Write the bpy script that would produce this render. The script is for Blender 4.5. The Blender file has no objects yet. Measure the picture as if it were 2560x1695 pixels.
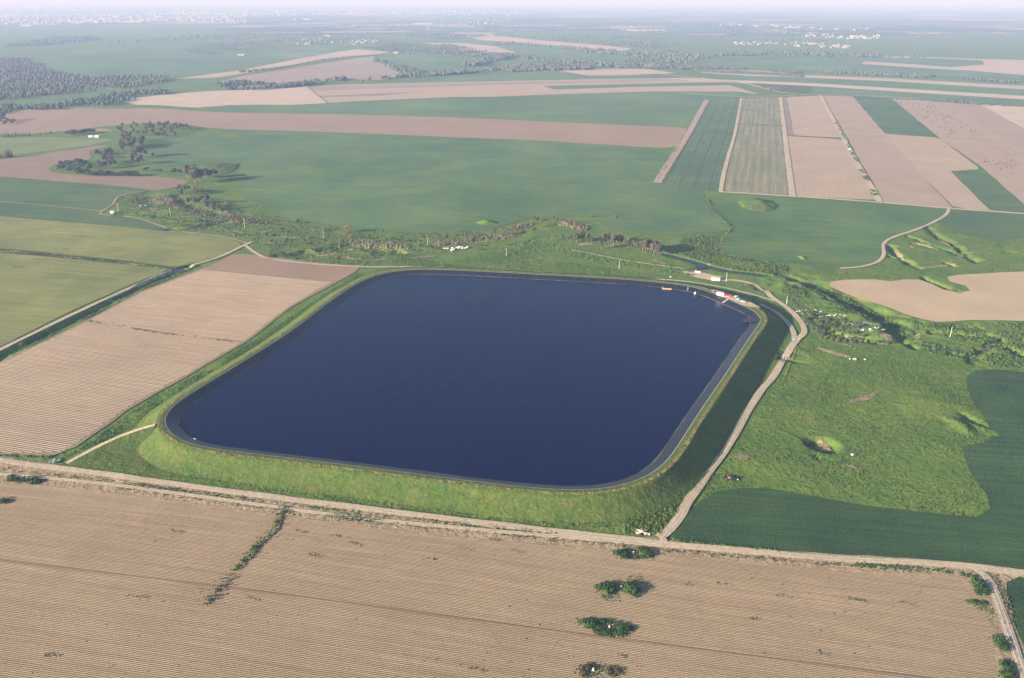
import bpy, math, random
import numpy as np
from mathutils import Vector, geometry

random.seed(7)
RNG = np.random.default_rng(11)
SC = bpy.context.scene
COL = SC.collection

# ------------------------------------------------------------------ camera, sky, sun, exposure
CAM_H, LENS = 260.0, 28.0
F_PX = LENS / 36.0 * 2560.0
CX, CY, HORIZON = 1280.0, 847.5, -4.0
PITCH = math.atan((CY - HORIZON) / F_PX)
cam_data = bpy.data.cameras.new('camera')
cam_data.lens, cam_data.sensor_width = LENS, 36.0
cam_data.clip_start, cam_data.clip_end = 1.0, 400000.0
cam = bpy.data.objects.new('camera', cam_data)
cam.location = (0, 0, CAM_H)
cam.rotation_euler = (math.pi / 2 - PITCH, 0, 0)
COL.objects.link(cam)
SC.camera = cam

SUN_EL, SHADOW_AZ = 14.5, 65.0            # degrees; azimuth is clockwise from the view direction (+Y)
SUN_AZ = SHADOW_AZ + 180.0
world = bpy.data.worlds.new('World')
SC.world = world
world.use_nodes = True
wn = world.node_tree
bg = wn.nodes['Background']
sky = wn.nodes.new('ShaderNodeTexSky')
sky.sky_type = 'NISHITA'
sky.sun_disc = False
sky.sun_elevation = math.radians(SUN_EL)
sky.sun_rotation = math.radians(SUN_AZ)
sky.altitude = 100.0
sky.air_density, sky.dust_density, sky.ozone_density = 1.0, 0.6, 1.5
wn.links.new(sky.outputs[0], bg.inputs[0])
bg.inputs[1].default_value = 0.06

sun_data = bpy.data.lights.new('sun', 'SUN')
sun_data.energy = 5.0
sun_data.angle = math.radians(0.53)
sun_data.color = (1.0, 0.86, 0.70)
sun = bpy.data.objects.new('sun', sun_data)
se, sa = math.radians(SUN_EL), math.radians(SUN_AZ)
to_sun = Vector((math.sin(sa) * math.cos(se), math.cos(sa) * math.cos(se), math.sin(se)))
sun.rotation_euler = to_sun.to_track_quat('Z', 'Y').to_euler()
COL.objects.link(sun)

SC.view_settings.view_transform = 'Standard'
SC.view_settings.look = 'None'
SC.view_settings.gamma = 1.0
SC.view_settings.use_curve_mapping = False
SC.view_settings.exposure = 1.72
SC.cycles.use_denoising = True
SC.cycles.max_bounces = 4
SC.cycles.volume_bounces = 0

# ------------------------------------------------------------------ geometry helpers
_c, _s = math.cos(PITCH), math.sin(PITCH)

def P(u, v, z=0.0):
    """point of the photograph (2560 px wide) -> world point on the level z"""
    x, y = (u - CX) / F_PX, -(v - CY) / F_PX
    d = (x, _c + y * _s, -_s + y * _c)
    t = (z - CAM_H) / d[2]
    return np.array([d[0] * t, d[1] * t, z])

def W(pts, z=0.0):
    return np.array([P(u, v, z)[:2] for u, v in pts])

def undul(x, y):
    r = np.hypot(x, y)
    fade = np.clip((2600 - r) / 1200, 0, 1)
    return fade * (0.35 * np.sin(x / 47 + 1.3) * np.sin(y / 61 + 0.4) + 0.3 * np.sin((x + 0.6 * y) / 83)
                   + 0.25 * np.sin((y - 0.7 * x) / 66 + 2))

def seg_dist(x, y, line):
    """distance to a polyline"""
    best = np.full(x.shape, 1e9)
    for a, b in zip(line[:-1], line[1:]):
        d = b - a
        L = max(float(d @ d), 1e-6)
        t = np.clip(((x - a[0]) * d[0] + (y - a[1]) * d[1]) / L, 0, 1)
        best = np.minimum(best, np.hypot(x - a[0] - t * d[0], y - a[1] - t * d[1]))
    return best

def vnoise(x, y, seed=0):
    """cheap smooth noise -1..1"""
    k = seed * 1.7
    return (np.sin(x * 1.0 + k + 1.3 * np.sin(y * 0.73 + k)) + np.sin(y * 1.13 - k + 1.7 * np.sin(x * 0.61 - k))) * 0.5

# gullies: photo polyline, half width of the floor, width of each wall, depth
GULLIES = [
    ([(-60, 925), (0, 892), (120, 832), (250, 768), (360, 712), (470, 666)], 2.6, 2.6, 3.2),          # drain by the road
    ([(1560, 594), (1600, 618), (1660, 634), (1700, 645), (1737, 655), (1773, 666), (1818, 677), (1880, 684), (1936, 692), (1962, 694)], 4.4, 1.2, 1.3),
    ([(1736, 672), (1752, 668), (1770, 668)], 5.0, 1.5, 1.3),
    ([(1962, 694), (1955, 700), (1938, 702)], 4.0, 1.5, 1.3),
    ([(1955, 704), (1930, 716), (1905, 722)], 1.5, 4.0, 3.0),
    ([(2004, 703), (2026, 713), (2064, 724), (2109, 747), (2154, 769), (2196, 790), (2232, 812), (2256, 830)], 8.5, 13.0, 4.2),
    ([(2250, 833), (2262, 845), (2225, 856), (2170, 852), (2110, 842), (2075, 832)], 2.5, 3.0, 5.0),
    ([(2265, 848), (2280, 868)], 1.2, 3.0, 4.0),
    ([(2330, 828), (2345, 830), (2380, 832), (2425, 838), (2470, 838), (2495, 845), (2505, 852)], 2.0, 2.5, 3.6),
    ([(2505, 852), (2470, 868), (2440, 885), (2430, 905)], 2.0, 3.0, 3.6),
    ([(2520, 868), (2540, 880), (2570, 890)], 2.5, 2.5, 4.0),
    ([(2375, 885), (2410, 889), (2450, 889)], 0.8, 1.6, 1.8),
    ([(2222, 612), (2240, 632), (2252, 645), (2275, 656), (2295, 668)], 2.0, 3.0, 4.0),
    ([(2230, 640), (2262, 650), (2290, 666)], 1.5, 2.5, 3.0),
    ([(2272, 590), (2300, 600), (2330, 612), (2355, 620), (2378, 626)], 1.2, 2.2, 3.0),
    ([(2282, 607), (2310, 612), (2340, 622), (2368, 624)], 1.0, 2.0, 2.4),
    ([(2322, 570), (2345, 592), (2370, 602), (2395, 618), (2412, 632), (2440, 650)], 1.8, 2.6, 4.2),
    ([(2376, 625), (2395, 635), (2420, 642), (2436, 654)], 1.8, 2.6, 4.2),
    ([(2365, 655), (2385, 664)], 1.0, 2.0, 2.5),
    ([(2505, 612), (2518, 626), (2530, 632), (2560, 648)], 1.0, 2.2, 2.5),
    ([(2310, 692), (2328, 702), (2350, 714), (2368, 720)], 1.6, 2.4, 4.2),
    ([(2393, 727), (2405, 732)], 1.0, 1.6, 2.0),
    ([(2110, 698), (2150, 699), (2190, 701), (2233, 704)], 0.5, 1.4, 1.3),
    ([(2382, 820), (2412, 818), (2440, 812), (2448, 822)], 1.0, 2.0, 2.5),
    ([(1175, 600), (1230, 594), (1290, 588), (1330, 575), (1400, 560)], 2.0, 3.0, 2.2),
    ([(700, 640), (760, 632), (830, 622), (880, 612), (930, 618), (990, 628)], 5.0, 5.0, 3.5),
    ([(400, 575), (450, 575), (520, 566), (560, 556)], 5.0, 4.0, 3.0),
    ([(310, 535), (360, 533), (400, 530)], 6.0, 4.0, 3.0),
    ([(440, 490), (460, 505), (490, 520), (540, 535)], 5.0, 6.0, 3.5),
    ([(372, 482), (374, 500), (378, 515)], 4.0, 4.0, 3.0),
]
GULLIES = [(W(g), a, b * (1.35 if d < 4.5 else 1.0), d) for g, a, b, d in GULLIES]
# hollows (depth>0) and mounds (depth<0): centre px, radii in m along x/y, depth, rotation, rim sharpness
BOWLS = [
    ((2058, 1110), 11.0, 9.0, 3.2, -0.5, 0.17), ((2040, 1141), 1.6, 5.0, 1.8, 0.2, 0.5),
    ((1975, 888), 15.0, 11.0, 1.0, -0.5, 0.4), ((1955, 896), 24.0, 4.0, 2.2, -0.55, 0.6),
    ((2402, 1068), 7.0, 16.0, -2.2, 0.12, 0.9), ((2432, 1052), 5.0, 15.0, 2.4, 0.3, 0.5), ((2455, 1068), 6.0, 16.0, -1.6, 0.3, 0.9),
    ((2340, 1010), 30.0, 22.0, -1.6, 0.3, 1.0),
    ((1895, 512), 28.0, 40.0, -6.5, -0.1, 0.95), ((535, 422), 46.0, 50.0, -5.0, 0.0, 0.9), ((1218, 557), 15.0, 11.0, -4.5, 0.0, 0.9),
    ((1990, 648), 6.0, 9.0, 2.0, 0, 0.5), ((2005, 645), 6.0, 9.0, -2.0, 0, 0.8),
    ((2000, 708), 14.0, 16.0, -2.5, 0.0, 0.9), ((1920, 690), 0.1, 0.1, 0, 0, 1),
    ((600, 420), 0.1, 0.1, 0, 0, 1),
]
BOWLS = [(P(*c)[:2], rx, ry, d, rot, sh) for c, rx, ry, d, rot, sh in BOWLS]

# grassy ridges with one steep side (right of the line as drawn on the ground): line, height, gentle width, steep width
RIDGES = [([(1985, 708), (2010, 720), (2048, 733), (2093, 757), (2138, 781), (2176, 802), (2204, 822)], 4.5, 34.0, 5.0)]
RIDGES = [(W(g), h, a, b) for g, h, a, b in RIDGES]

def hgt(x, y):
    x, y = np.asarray(x, float), np.asarray(y, float)
    z = undul(x, y)
    cut = np.zeros_like(z)
    for line, fl, wall, dep in GULLIES:
        m = 12 + fl + wall
        k = (x > line[:, 0].min() - m) & (x < line[:, 0].max() + m) & (y > line[:, 1].min() - m) & (y < line[:, 1].max() + m)
        if not k.any():
            continue
        d = seg_dist(x[k], y[k], line)
        d = d + vnoise(x[k] / 2.3, y[k] / 2.3, dep) * min(1.2, wall * 0.35) + vnoise(x[k] / 7, y[k] / 7, fl) * wall * 0.25
        d = d + vnoise(x[k] / 4.1, y[k] / 4.7, dep + 3) * wall * 0.4
        dv = dep * (0.78 + 0.22 * vnoise(x[k] / 9, y[k] / 9, dep + 1)) if dep < 5 else dep
        cut[k] = np.maximum(cut[k], dv * np.clip(1 - (d - fl) / wall, 0, 1) ** 0.9)
    add = np.zeros_like(z)
    for c, rx, ry, dep, rot, sh in BOWLS:
        if dep == 0:
            continue
        m = 2.2 * max(rx, ry)
        k = (abs(x - c[0]) < m) & (abs(y - c[1]) < m)
        if not k.any():
            continue
        dx, dy = x[k] - c[0], y[k] - c[1]
        u = (dx * math.cos(rot) + dy * math.sin(rot)) / rx
        v = (-dx * math.sin(rot) + dy * math.cos(rot)) / ry
        r = np.hypot(u, v) + 0.1 * vnoise(dx / 3, dy / 3, rx)
        add[k] -= dep * np.clip((1 - r) / sh, 0, 1)
    for line, hh, gw, sw in RIDGES:
        k = (x > line[:, 0].min() - gw) & (x < line[:, 0].max() + gw) & (y > line[:, 1].min() - gw) & (y < line[:, 1].max() + gw)
        if k.any():
            d = seg_dist(x[k], y[k], line)
            e = line[-1] - line[0]
            side = e[0] * (y[k] - line[0][1]) - e[1] * (x[k] - line[0][0])
            add[k] += hh * np.clip(1 - d / np.where(side > 0, sw, gw), 0, 1)
    return z - cut + add

def h1(x, y):
    return float(hgt(np.array([x]), np.array([y]))[0])

def G(u, v):
    """photo point -> point on the terrain"""
    p = P(u, v)
    for _ in range(3):
        p = P(u, v, h1(p[0], p[1]))
    return p

def pip(x, y, poly):
    ins = np.zeros(x.shape, bool)
    n = len(poly)
    for i in range(n):
        x1, y1 = poly[i]
        x2, y2 = poly[(i + 1) % n]
        c = (y1 > y) != (y2 > y)
        with np.errstate(divide='ignore', invalid='ignore'):
            xi = (x2 - x1) * (y - y1) / (y2 - y1 + 1e-12) + x1
        ins ^= c & (x < xi)
    return ins

def chaikin(p, n=2, closed=True):
    for _ in range(n):
        if closed:
            q = np.roll(p, -1, 0)
            p = np.stack([p * 0.75 + q * 0.25, p * 0.25 + q * 0.75], 1).reshape(-1, p.shape[1])
        else:
            a, b = p[:-1], p[1:]
            mid = np.stack([a * 0.75 + b * 0.25, a * 0.25 + b * 0.75], 1).reshape(-1, p.shape[1])
            p = np.vstack([p[:1], mid, p[-1:]])
    return p

def resample(p, step=None, n=None, closed=False):
    q = np.vstack([p, p[:1]]) if closed else p
    d = np.concatenate([[0], np.cumsum(np.linalg.norm(np.diff(q, axis=0), axis=1))])
    if n is None:
        n = max(2, int(round(d[-1] / step)) + (0 if closed else 1))
    t = np.linspace(0, d[-1], n, endpoint=not closed)
    return np.stack([np.interp(t, d, q[:, i]) for i in range(q.shape[1])], 1)

def mesh(name, V, F, mat=None, smooth=False, mats=None, fmat=None):
    me = bpy.data.meshes.new(name)
    V = np.asarray(V, np.float32).reshape(-1, 3)
    if isinstance(F, np.ndarray):
        k = F.shape[1]
        me.vertices.add(len(V))
        me.vertices.foreach_set('co', V.ravel())
        me.loops.add(F.size)
        me.loops.foreach_set('vertex_index', F.ravel().astype(np.int32))
        me.polygons.add(len(F))
        me.polygons.foreach_set('loop_start', np.arange(0, F.size, k, dtype=np.int32))
        me.polygons.foreach_set('loop_total', np.full(len(F), k, np.int32))
    else:
        me.from_pydata([tuple(v) for v in V], [], [tuple(f) for f in F])
    me.update(calc_edges=True)
    for m in (mats or ([mat] if mat else [])):
        me.materials.append(m)
    if fmat is not None:
        me.polygons.foreach_set('material_index', np.asarray(fmat, np.int32))
    if smooth:
        me.polygons.foreach_set('use_smooth', np.ones(len(me.polygons), bool))
    me.validate()
    return me

def link(name, me, parent=None, loc=(0, 0, 0), rz=0.0, scale=None):
    o = bpy.data.objects.new(name, me)
    COL.objects.link(o)
    if parent is not None:
        o.parent = parent
    o.location = loc
    o.rotation_euler = (0, 0, rz)
    if scale is not None:
        o.scale = scale if hasattr(scale, '__len__') else (scale,) * 3
    return o

def tag(o, label=None, cat=None, group=None, kind=None):
    if label: o['label'] = label
    if cat: o['category'] = cat
    if group: o['group'] = group
    if kind: o['kind'] = kind
    return o

def thing(name, label, cat, loc, rz=0.0, group=None, scale=None):
    return tag(link(name, None, None, loc, rz, scale), label, cat, group)

class MB:
    """collects shapes of one part"""
    def __init__(self):
        self.V, self.F = [], []
    def add(self, V, F):
        b = len(self.V)
        self.V += [tuple(v) for v in V]
        self.F += [tuple(i + b for i in f) for f in F]
        return self
    def box(self, cx, cy, cz, sx, sy, sz, rz=0.0, taper=1.0):
        """cz is the bottom; taper scales the top"""
        c, s = math.cos(rz), math.sin(rz)
        V = []
        for k, z in ((1.0, cz), (taper, cz + sz)):
            for ax, ay in ((-1, -1), (1, -1), (1, 1), (-1, 1)):
                x, y = ax * sx / 2 * k, ay * sy / 2 * k
                V.append((cx + x * c - y * s, cy + x * s + y * c, z))
        return self.add(V, [(3, 2, 1, 0), (4, 5, 6, 7), (0, 1, 5, 4), (1, 2, 6, 5), (2, 3, 7, 6), (3, 0, 4, 7)])
    def tube(self, a, b, r1, r2=None, n=7):
        r2 = r1 if r2 is None else r2
        a, b = Vector(a), Vector(b)
        d = (b - a).normalized()
        u = d.orthogonal().normalized()
        w = d.cross(u)
        V = [tuple(p + (u * math.cos(t) + w * math.sin(t)) * r) for p, r in ((a, r1), (b, r2))
             for t in [2 * math.pi * i / n for i in range(n)]]
        F = [(i, (i + 1) % n, n + (i + 1) % n, n + i) for i in range(n)]
        return self.add(V, F + [tuple(range(n))[::-1], tuple(range(n, 2 * n))])
    def build(self, name, mat, parent=None, smooth=False, loc=(0, 0, 0)):
        return link(name, mesh(name, self.V, self.F, mat, smooth), parent, loc)

# ------------------------------------------------------------------ materials
class NT:
    def __init__(self, name, rough=0.95, spec=0.15):
        self.m = bpy.data.materials.new(name)
        self.m.use_nodes = True
        self.t = self.m.node_tree
        self.b = self.t.nodes['Principled BSDF']
        self.b.inputs['Roughness'].default_value = rough
        self.b.inputs['Specular IOR Level'].default_value = spec
        self.tc = self.t.nodes.new('ShaderNodeTexCoord')
    def node(self, typ, **kw):
        n = self.t.nodes.new(typ)
        for k, v in kw.items():
            setattr(n, k, v)
        return n
    def link(self, a, b):
        self.t.links.new(a, b)
    def coords(self, rot=0.0, sx=1.0, sy=1.0, src='Object'):
        """object coordinates (metres) turned so that x runs along `rot`, scaled"""
        a = self.node('ShaderNodeMapping')
        a.inputs['Rotation'].default_value = (0, 0, -rot)
        self.link(self.tc.outputs[src], a.inputs['Vector'])
        b = self.node('ShaderNodeMapping')
        b.inputs['Scale'].default_value = (sx, sy, sx)
        self.link(a.outputs[0], b.inputs['Vector'])
        return b.outputs[0]
    def noise(self, vec, scale=1.0, detail=3.0, rough=0.55, lo=0.35, hi=0.65, dist=0.0):
        n = self.node('ShaderNodeTexNoise')
        n.inputs['Scale'].default_value = scale
        n.inputs['Detail'].default_value = detail
        n.inputs['Roughness'].default_value = rough
        n.inputs['Distortion'].default_value = dist
        self.link(vec, n.inputs['Vector'])
        r = self.node('ShaderNodeMapRange')
        r.inputs['From Min'].default_value = lo
        r.inputs['From Max'].default_value = hi
        self.link(n.outputs['Fac'], r.inputs['Value'])
        return r.outputs[0]
    def mix(self, fac, a, b, mode='MIX', k=1.0):
        n = self.node('ShaderNodeMix', data_type='RGBA', blend_type=mode)
        if isinstance(fac, (int, float)):
            n.inputs[0].default_value = fac
        elif k != 1.0:
            mu = self.node('ShaderNodeMath', operation='MULTIPLY')
            mu.inputs[1].default_value = k
            self.link(fac, mu.inputs[0])
            self.link(mu.outputs[0], n.inputs[0])
        else:
            self.link(fac, n.inputs[0])
        for v, i in ((a, 6), (b, 7)):
            if isinstance(v, tuple):
                n.inputs[i].default_value = (*v, 1.0)
            else:
                self.link(v, n.inputs[i])
        return n.outputs[2]
    def bump(self, height, strength=0.5, dist=0.3):
        n = self.node('ShaderNodeBump')
        n.inputs['Strength'].default_value = strength
        n.inputs['Distance'].default_value = dist
        self.link(height, n.inputs['Height'])
        self.link(n.outputs[0], self.b.inputs['Normal'])
    def color(self, c):
        if isinstance(c, tuple):
            self.b.inputs['Base Color'].default_value = (*c, 1.0)
        else:
            self.link(c, self.b.inputs['Base Color'])
        return self.m

def dim(c, k):
    return tuple(v * k for v in c)

def flat(name, c, rough=0.7, spec=0.3, var=0.12, scale=1.5):
    n = NT(name, rough, spec)
    f = n.noise(n.coords(), scale, 2)
    return n.color(n.mix(f, dim(c, 1 - var), dim(c, 1 + var)))

def m_crop(name, c, rot, row=None, tram=0.0, var=0.18, alt=None, patch=70.0, fine=1.3, bump=0.35, weeds=0.0):
    """a sown field: broad patches, streaks along the drilling direction, fine leafy grain"""
    n = NT(name, 0.9, 0.12)
    v = n.coords()
    alt = alt or (c[0] * 1.35, c[1] * 1.15, c[2] * 0.9)
    col = n.mix(n.noise(v, 1 / patch, 4, 0.6, 0.36, 0.66), c, alt)
    zone = n.noise(v, 1 / (patch * 2.6), 3, 0.55, 0.34, 0.66, 0.8)
    col = n.mix(zone, n.mix(1.0, col, (0.80, 0.84, 0.88), 'MULTIPLY'), n.mix(1.0, col, (1.14, 1.10, 1.04), 'MULTIPLY'))
    s = n.noise(n.coords(rot, 1 / 130.0, 1 / 4.2), 1.0, 4, 0.65, 0.3, 0.7)
    col = n.mix(s, n.mix(1.0, col, (1 - var,) * 3, 'MULTIPLY'), n.mix(1.0, col, (1 + var,) * 3, 'MULTIPLY'))
    g = n.noise(v, 1 / fine, 2, 0.6, 0.28, 0.72)
    col = n.mix(g, n.mix(1.0, col, (1 - var * 1.1,) * 3, 'MULTIPLY'), n.mix(1.0, col, (1 + var * 1.1,) * 3, 'MULTIPLY'))
    if tram:
        w = n.node('ShaderNodeTexWave', wave_type='BANDS', bands_direction='Y', wave_profile='SIN')
        w.inputs['Scale'].default_value = 1.0
        w.inputs['Distortion'].default_value = 0.25
        n.link(n.coords(rot, 1 / tram * 0.3, 1 / tram * 0.314159), w.inputs['Vector'])
        r = n.node('ShaderNodeMapRange')
        r.inputs['From Min'].default_value, r.inputs['From Max'].default_value = 0.93, 0.99
        n.link(w.outputs['Fac'], r.inputs['Value'])
        col = n.mix(r.outputs[0], col, dim(c, 0.62), k=0.75)
    if weeds:
        col = n.mix(n.noise(n.coords(rot, 1 / 60.0, 1 / 14.0), 1.0, 5, 0.7, 0.62, 0.70), col, (0.11, 0.13, 0.05), k=weeds)
    n.bump(g, bump, 0.35)
    return n.color(col)

def m_rows(name, c, dark, rot, period, depth=0.5, patch=60.0, weeds=0.3, soft=0.25, band=0.5):
    """bare ground worked in rows"""
    n = NT(name, 0.95, 0.08)
    v = n.coords()
    col = n.mix(n.noise(v, 1 / patch, 4, 0.6, 0.3, 0.7), c, dim(c, 0.80))
    col = n.mix(n.noise(v, 1 / (patch * 0.22), 4, 0.65, 0.52, 0.74, 0.5), col, dark, k=0.45)
    w = n.node('ShaderNodeTexWave', wave_type='BANDS', bands_direction='Y', wave_profile='SIN')
    w.inputs['Scale'].default_value = 1.0
    w.inputs['Distortion'].default_value = 0.6
    w.inputs['Detail'].default_value = 2
    n.link(n.coords(rot, 0.02, 0.314159 / period), w.inputs['Vector'])
    col = n.mix(w.outputs['Fac'], col, n.mix(depth, col, dark))
    s = n.noise(n.coords(rot, 1 / 170.0, 1 / 5.0), 1.0, 5, 0.7, 0.35, 0.72)
    col = n.mix(s, col, dark, k=band)
    g = n.noise(v, 1.1, 3, 0.65, 0.3, 0.7)
    col = n.mix(g, n.mix(1.0, col, (0.86,) * 3, 'MULTIPLY'), n.mix(1.0, col, (1.12,) * 3, 'MULTIPLY'))
    if weeds:
        col = n.mix(n.noise(n.coords(rot, 1 / 5.0, 1 / 2.0), 1.0, 3, 0.6, 0.70, 0.76), col, (0.07, 0.085, 0.04), k=weeds)
    n.bump(g, 0.25, 0.2)
    return n.color(col)

def m_grass(name, c, alt, dry, earth=(0.33, 0.255, 0.16), patch=45.0, clump=2.6, bump=0.9, dryk=0.6, slope=True, flowers=0.0, fade=False):
    n = NT(name, 0.95, 0.1)
    v = n.coords()
    col = n.mix(n.noise(v, 1 / patch, 5, 0.62, 0.35, 0.65, 0.4), c, alt)
    col = n.mix(n.noise(v, 1 / (patch * 0.45), 4, 0.6, 0.55, 0.75, 0.6), col, dry, k=dryk)
    col = n.mix(n.noise(v, 1 / (patch * 0.28), 3, 0.6, 0.54, 0.7, 0.3), col, n.mix(1.0, col, (0.80, 0.87, 0.86), 'MULTIPLY'))
    g = n.noise(v, 1 / clump, 3, 0.62, 0.3, 0.7, 0.3)
    col = n.mix(g, n.mix(1.0, col, (0.72, 0.76, 0.75), 'MULTIPLY'), n.mix(1.0, col, (1.20, 1.16, 1.08), 'MULTIPLY'))
    if flowers:
        col = n.mix(n.noise(v, 1 / 1.7, 2, 0.5, 0.66, 0.72), col, (0.42, 0.32, 0.02), k=flowers)
    if slope:
        ge = n.node('ShaderNodeNewGeometry')
        sx = n.node('ShaderNodeSeparateXYZ')
        n.link(ge.outputs['True Normal'], sx.inputs[0])
        r = n.node('ShaderNodeMapRange')
        r.inputs['From Min'].default_value, r.inputs['From Max'].default_value = 0.66, 0.46
        n.link(sx.outputs['Z'], r.inputs['Value'])
        e = n.node('ShaderNodeMath', operation='MULTIPLY')
        n.link(r.outputs[0], e.inputs[0])
        n.link(n.noise(v, 1 / 9.0, 3, 0.6, 0.45, 0.6), e.inputs[1])
        col = n.mix(e.outputs[0], col, earth)
    if fade:                     # ragged, thinning margin
        at = n.node('ShaderNodeAttribute', attribute_name='margin')
        ad = n.node('ShaderNodeMath', operation='ADD')
        n.link(at.outputs['Fac'], ad.inputs[0])
        n.link(n.noise(v, 1 / 2.2, 4, 0.7, 0.25, 0.75), ad.inputs[1])
        st = n.node('ShaderNodeMapRange')
        st.inputs['From Min'].default_value, st.inputs['From Max'].default_value = 0.62, 0.95
        n.link(ad.outputs[0], st.inputs['Value'])
        n.link(st.outputs[0], n.b.inputs['Alpha'])
    # coarse tufts in places, short turf in others
    big = n.noise(v, 1 / (clump * 3.1), 3, 0.6, 0.3, 0.7)
    calm = n.noise(v, 1 / (patch * 0.6), 3, 0.6, 0.4, 0.62, 0.5)
    hgt_ = n.node('ShaderNodeMath', operation='MULTIPLY_ADD')
    n.link(g, hgt_.inputs[0])
    n.link(calm, hgt_.inputs[1])
    n.link(big, hgt_.inputs[2])
    n.bump(hgt_.outputs[0], bump, 0.9)
    return n.color(col)

def m_foliage(name, c, alt, scale=0.5):
    n = NT(name, 0.8, 0.15)
    oi = n.node('ShaderNodeObjectInfo')
    col = n.mix(n.noise(n.coords(), scale, 2, 0.5, 0.35, 0.65), c, alt)
    r = n.node('ShaderNodeMapRange')
    r.inputs['To Min'].default_value, r.inputs['To Max'].default_value = 0.8, 1.2
    n.link(oi.outputs['Random'], r.inputs['Value'])
    hsv = n.node('ShaderNodeHueSaturation')
    n.link(r.outputs[0], hsv.inputs['Value'])
    n.link(col, hsv.inputs['Color'])
    return n.color(hsv.outputs[0])

ROW_DIR = math.radians(-10.6)                                  # the cotton rows
a_, b_ = P(1963, 338), P(1981, 490)
RIGHT_DIR = math.atan2(b_[1] - a_[1], b_[0] - a_[0])           # rows of the fields at upper right
a_, b_ = P(860, 333), P(1688, 373)
BAND_DIR = math.atan2(b_[1] - a_[1], b_[0] - a_[0])
a_, b_ = P(0, 940), P(420, 1000)
LEFT_DIR = math.atan2(b_[1] - a_[1], b_[0] - a_[0])

M = {}
M['ground'] = m_grass('meadow_grass', (0.074, 0.146, 0.029), (0.126, 0.184, 0.036), (0.17, 0.14, 0.065), patch=38, clump=2.4, bump=0.45, dryk=0.55)
M['bank'] = m_grass('bank_grass', (0.062, 0.114, 0.026), (0.100, 0.132, 0.032), (0.15, 0.125, 0.045), patch=13, clump=2.0, bump=0.35, dryk=0.6, slope=False, flowers=0.3)
M['crest'] = m_grass('crest_grass', (0.16, 0.165, 0.045), (0.20, 0.18, 0.07), (0.26, 0.20, 0.11), patch=14, clump=1.2, dryk=0.7, slope=False)
M['scrub_floor'] = m_grass('scrub_floor', (0.055, 0.085, 0.028), (0.10, 0.12, 0.04), (0.22, 0.17, 0.09), patch=28, clump=3.0, dryk=0.7)
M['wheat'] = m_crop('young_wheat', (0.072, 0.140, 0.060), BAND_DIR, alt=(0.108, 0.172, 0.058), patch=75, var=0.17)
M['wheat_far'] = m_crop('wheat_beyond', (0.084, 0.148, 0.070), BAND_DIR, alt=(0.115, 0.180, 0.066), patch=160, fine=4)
M['wheat_dark'] = m_crop('dark_wheat', (0.030, 0.068, 0.030), math.radians(-8), alt=(0.044, 0.088, 0.030), var=0.24, patch=35)
M['wheat_rt'] = m_crop('wheat_across_creek', (0.062, 0.128, 0.046), math.radians(-10), alt=(0.098, 0.162, 0.042), var=0.24, patch=60)
M['wheat_lt'] = m_crop('wheat_left', (0.064, 0.118, 0.052), math.radians(-5), var=0.24)
M['tram'] = m_crop('wheat_with_tramlines', (0.078, 0.130, 0.062), RIGHT_DIR, tram=22.0, alt=(0.095, 0.145, 0.065))
M['pea'] = m_crop('pale_green_crop', (0.165, 0.190, 0.062), math.radians(-12), alt=(0.215, 0.220, 0.080), patch=40, var=0.17)
M['pea_far'] = m_crop('pale_green_crop_beyond', (0.17, 0.20, 0.085), math.radians(5), alt=(0.14, 0.18, 0.07))
M['mottle'] = m_rows('failing_crop', (0.36, 0.29, 0.20), (0.10, 0.145, 0.075), RIGHT_DIR, 13.0, 0.45, weeds=0.0, band=0.95)
M['tan'] = m_rows('tilled_tan_soil', (0.43, 0.33, 0.245), (0.34, 0.25, 0.18), RIGHT_DIR, 6.5, 0.55, band=0.35)
M['tan_b'] = m_rows('tilled_rose_soil', (0.39, 0.295, 0.225), (0.31, 0.23, 0.17), RIGHT_DIR, 6.5, 0.5, band=0.4)
M['tan_c'] = m_rows('harrowed_rose_soil', (0.36, 0.27, 0.21), (0.30, 0.22, 0.165), RIGHT_DIR, 9.0, 0.4, band=0.3, weeds=0)
M['pale'] = m_rows('dry_pale_soil', (0.50, 0.40, 0.30), (0.43, 0.34, 0.25), RIGHT_DIR, 9.0, 0.3, weeds=0, band=0.2)
M['violet'] = m_rows('fresh_ploughed_soil', (0.27, 0.21, 0.18), (0.22, 0.17, 0.15), RIGHT_DIR, 7.0, 0.4, weeds=0, band=0.2)
M['loess'] = m_rows('loess_soil', (0.47, 0.365, 0.245), (0.40, 0.30, 0.20), math.radians(-3), 5.0, 0.25, weeds=0, band=0.35)
M['brown'] = m_rows('brown_soil', (0.315, 0.225, 0.160), (0.27, 0.19, 0.14), BAND_DIR, 8.0, 0.3, weeds=0, band=0.3, patch=120)
M['brown_b'] = m_rows('worked_brown_soil', (0.27, 0.195, 0.145), (0.22, 0.16, 0.12), BAND_DIR, 8.0, 0.3, weeds=0, band=0.35)
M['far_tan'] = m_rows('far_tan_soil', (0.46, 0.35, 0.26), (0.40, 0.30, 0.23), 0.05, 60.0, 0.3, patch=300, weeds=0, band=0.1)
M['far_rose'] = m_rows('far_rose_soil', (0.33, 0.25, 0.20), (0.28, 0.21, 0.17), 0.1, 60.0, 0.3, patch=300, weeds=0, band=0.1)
M['cotton'] = m_rows('cotton_field_soil', (0.286, 0.219, 0.143), (0.19, 0.137, 0.092), ROW_DIR, 0.96, 0.35, patch=50, weeds=0.0, band=0.55)
M['ridge'] = m_rows('cotton_row_soil', (0.350, 0.273, 0.182), (0.22, 0.166, 0.106), ROW_DIR, 3.84, 0.2, patch=35, weeds=0.25, band=0.75)
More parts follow.
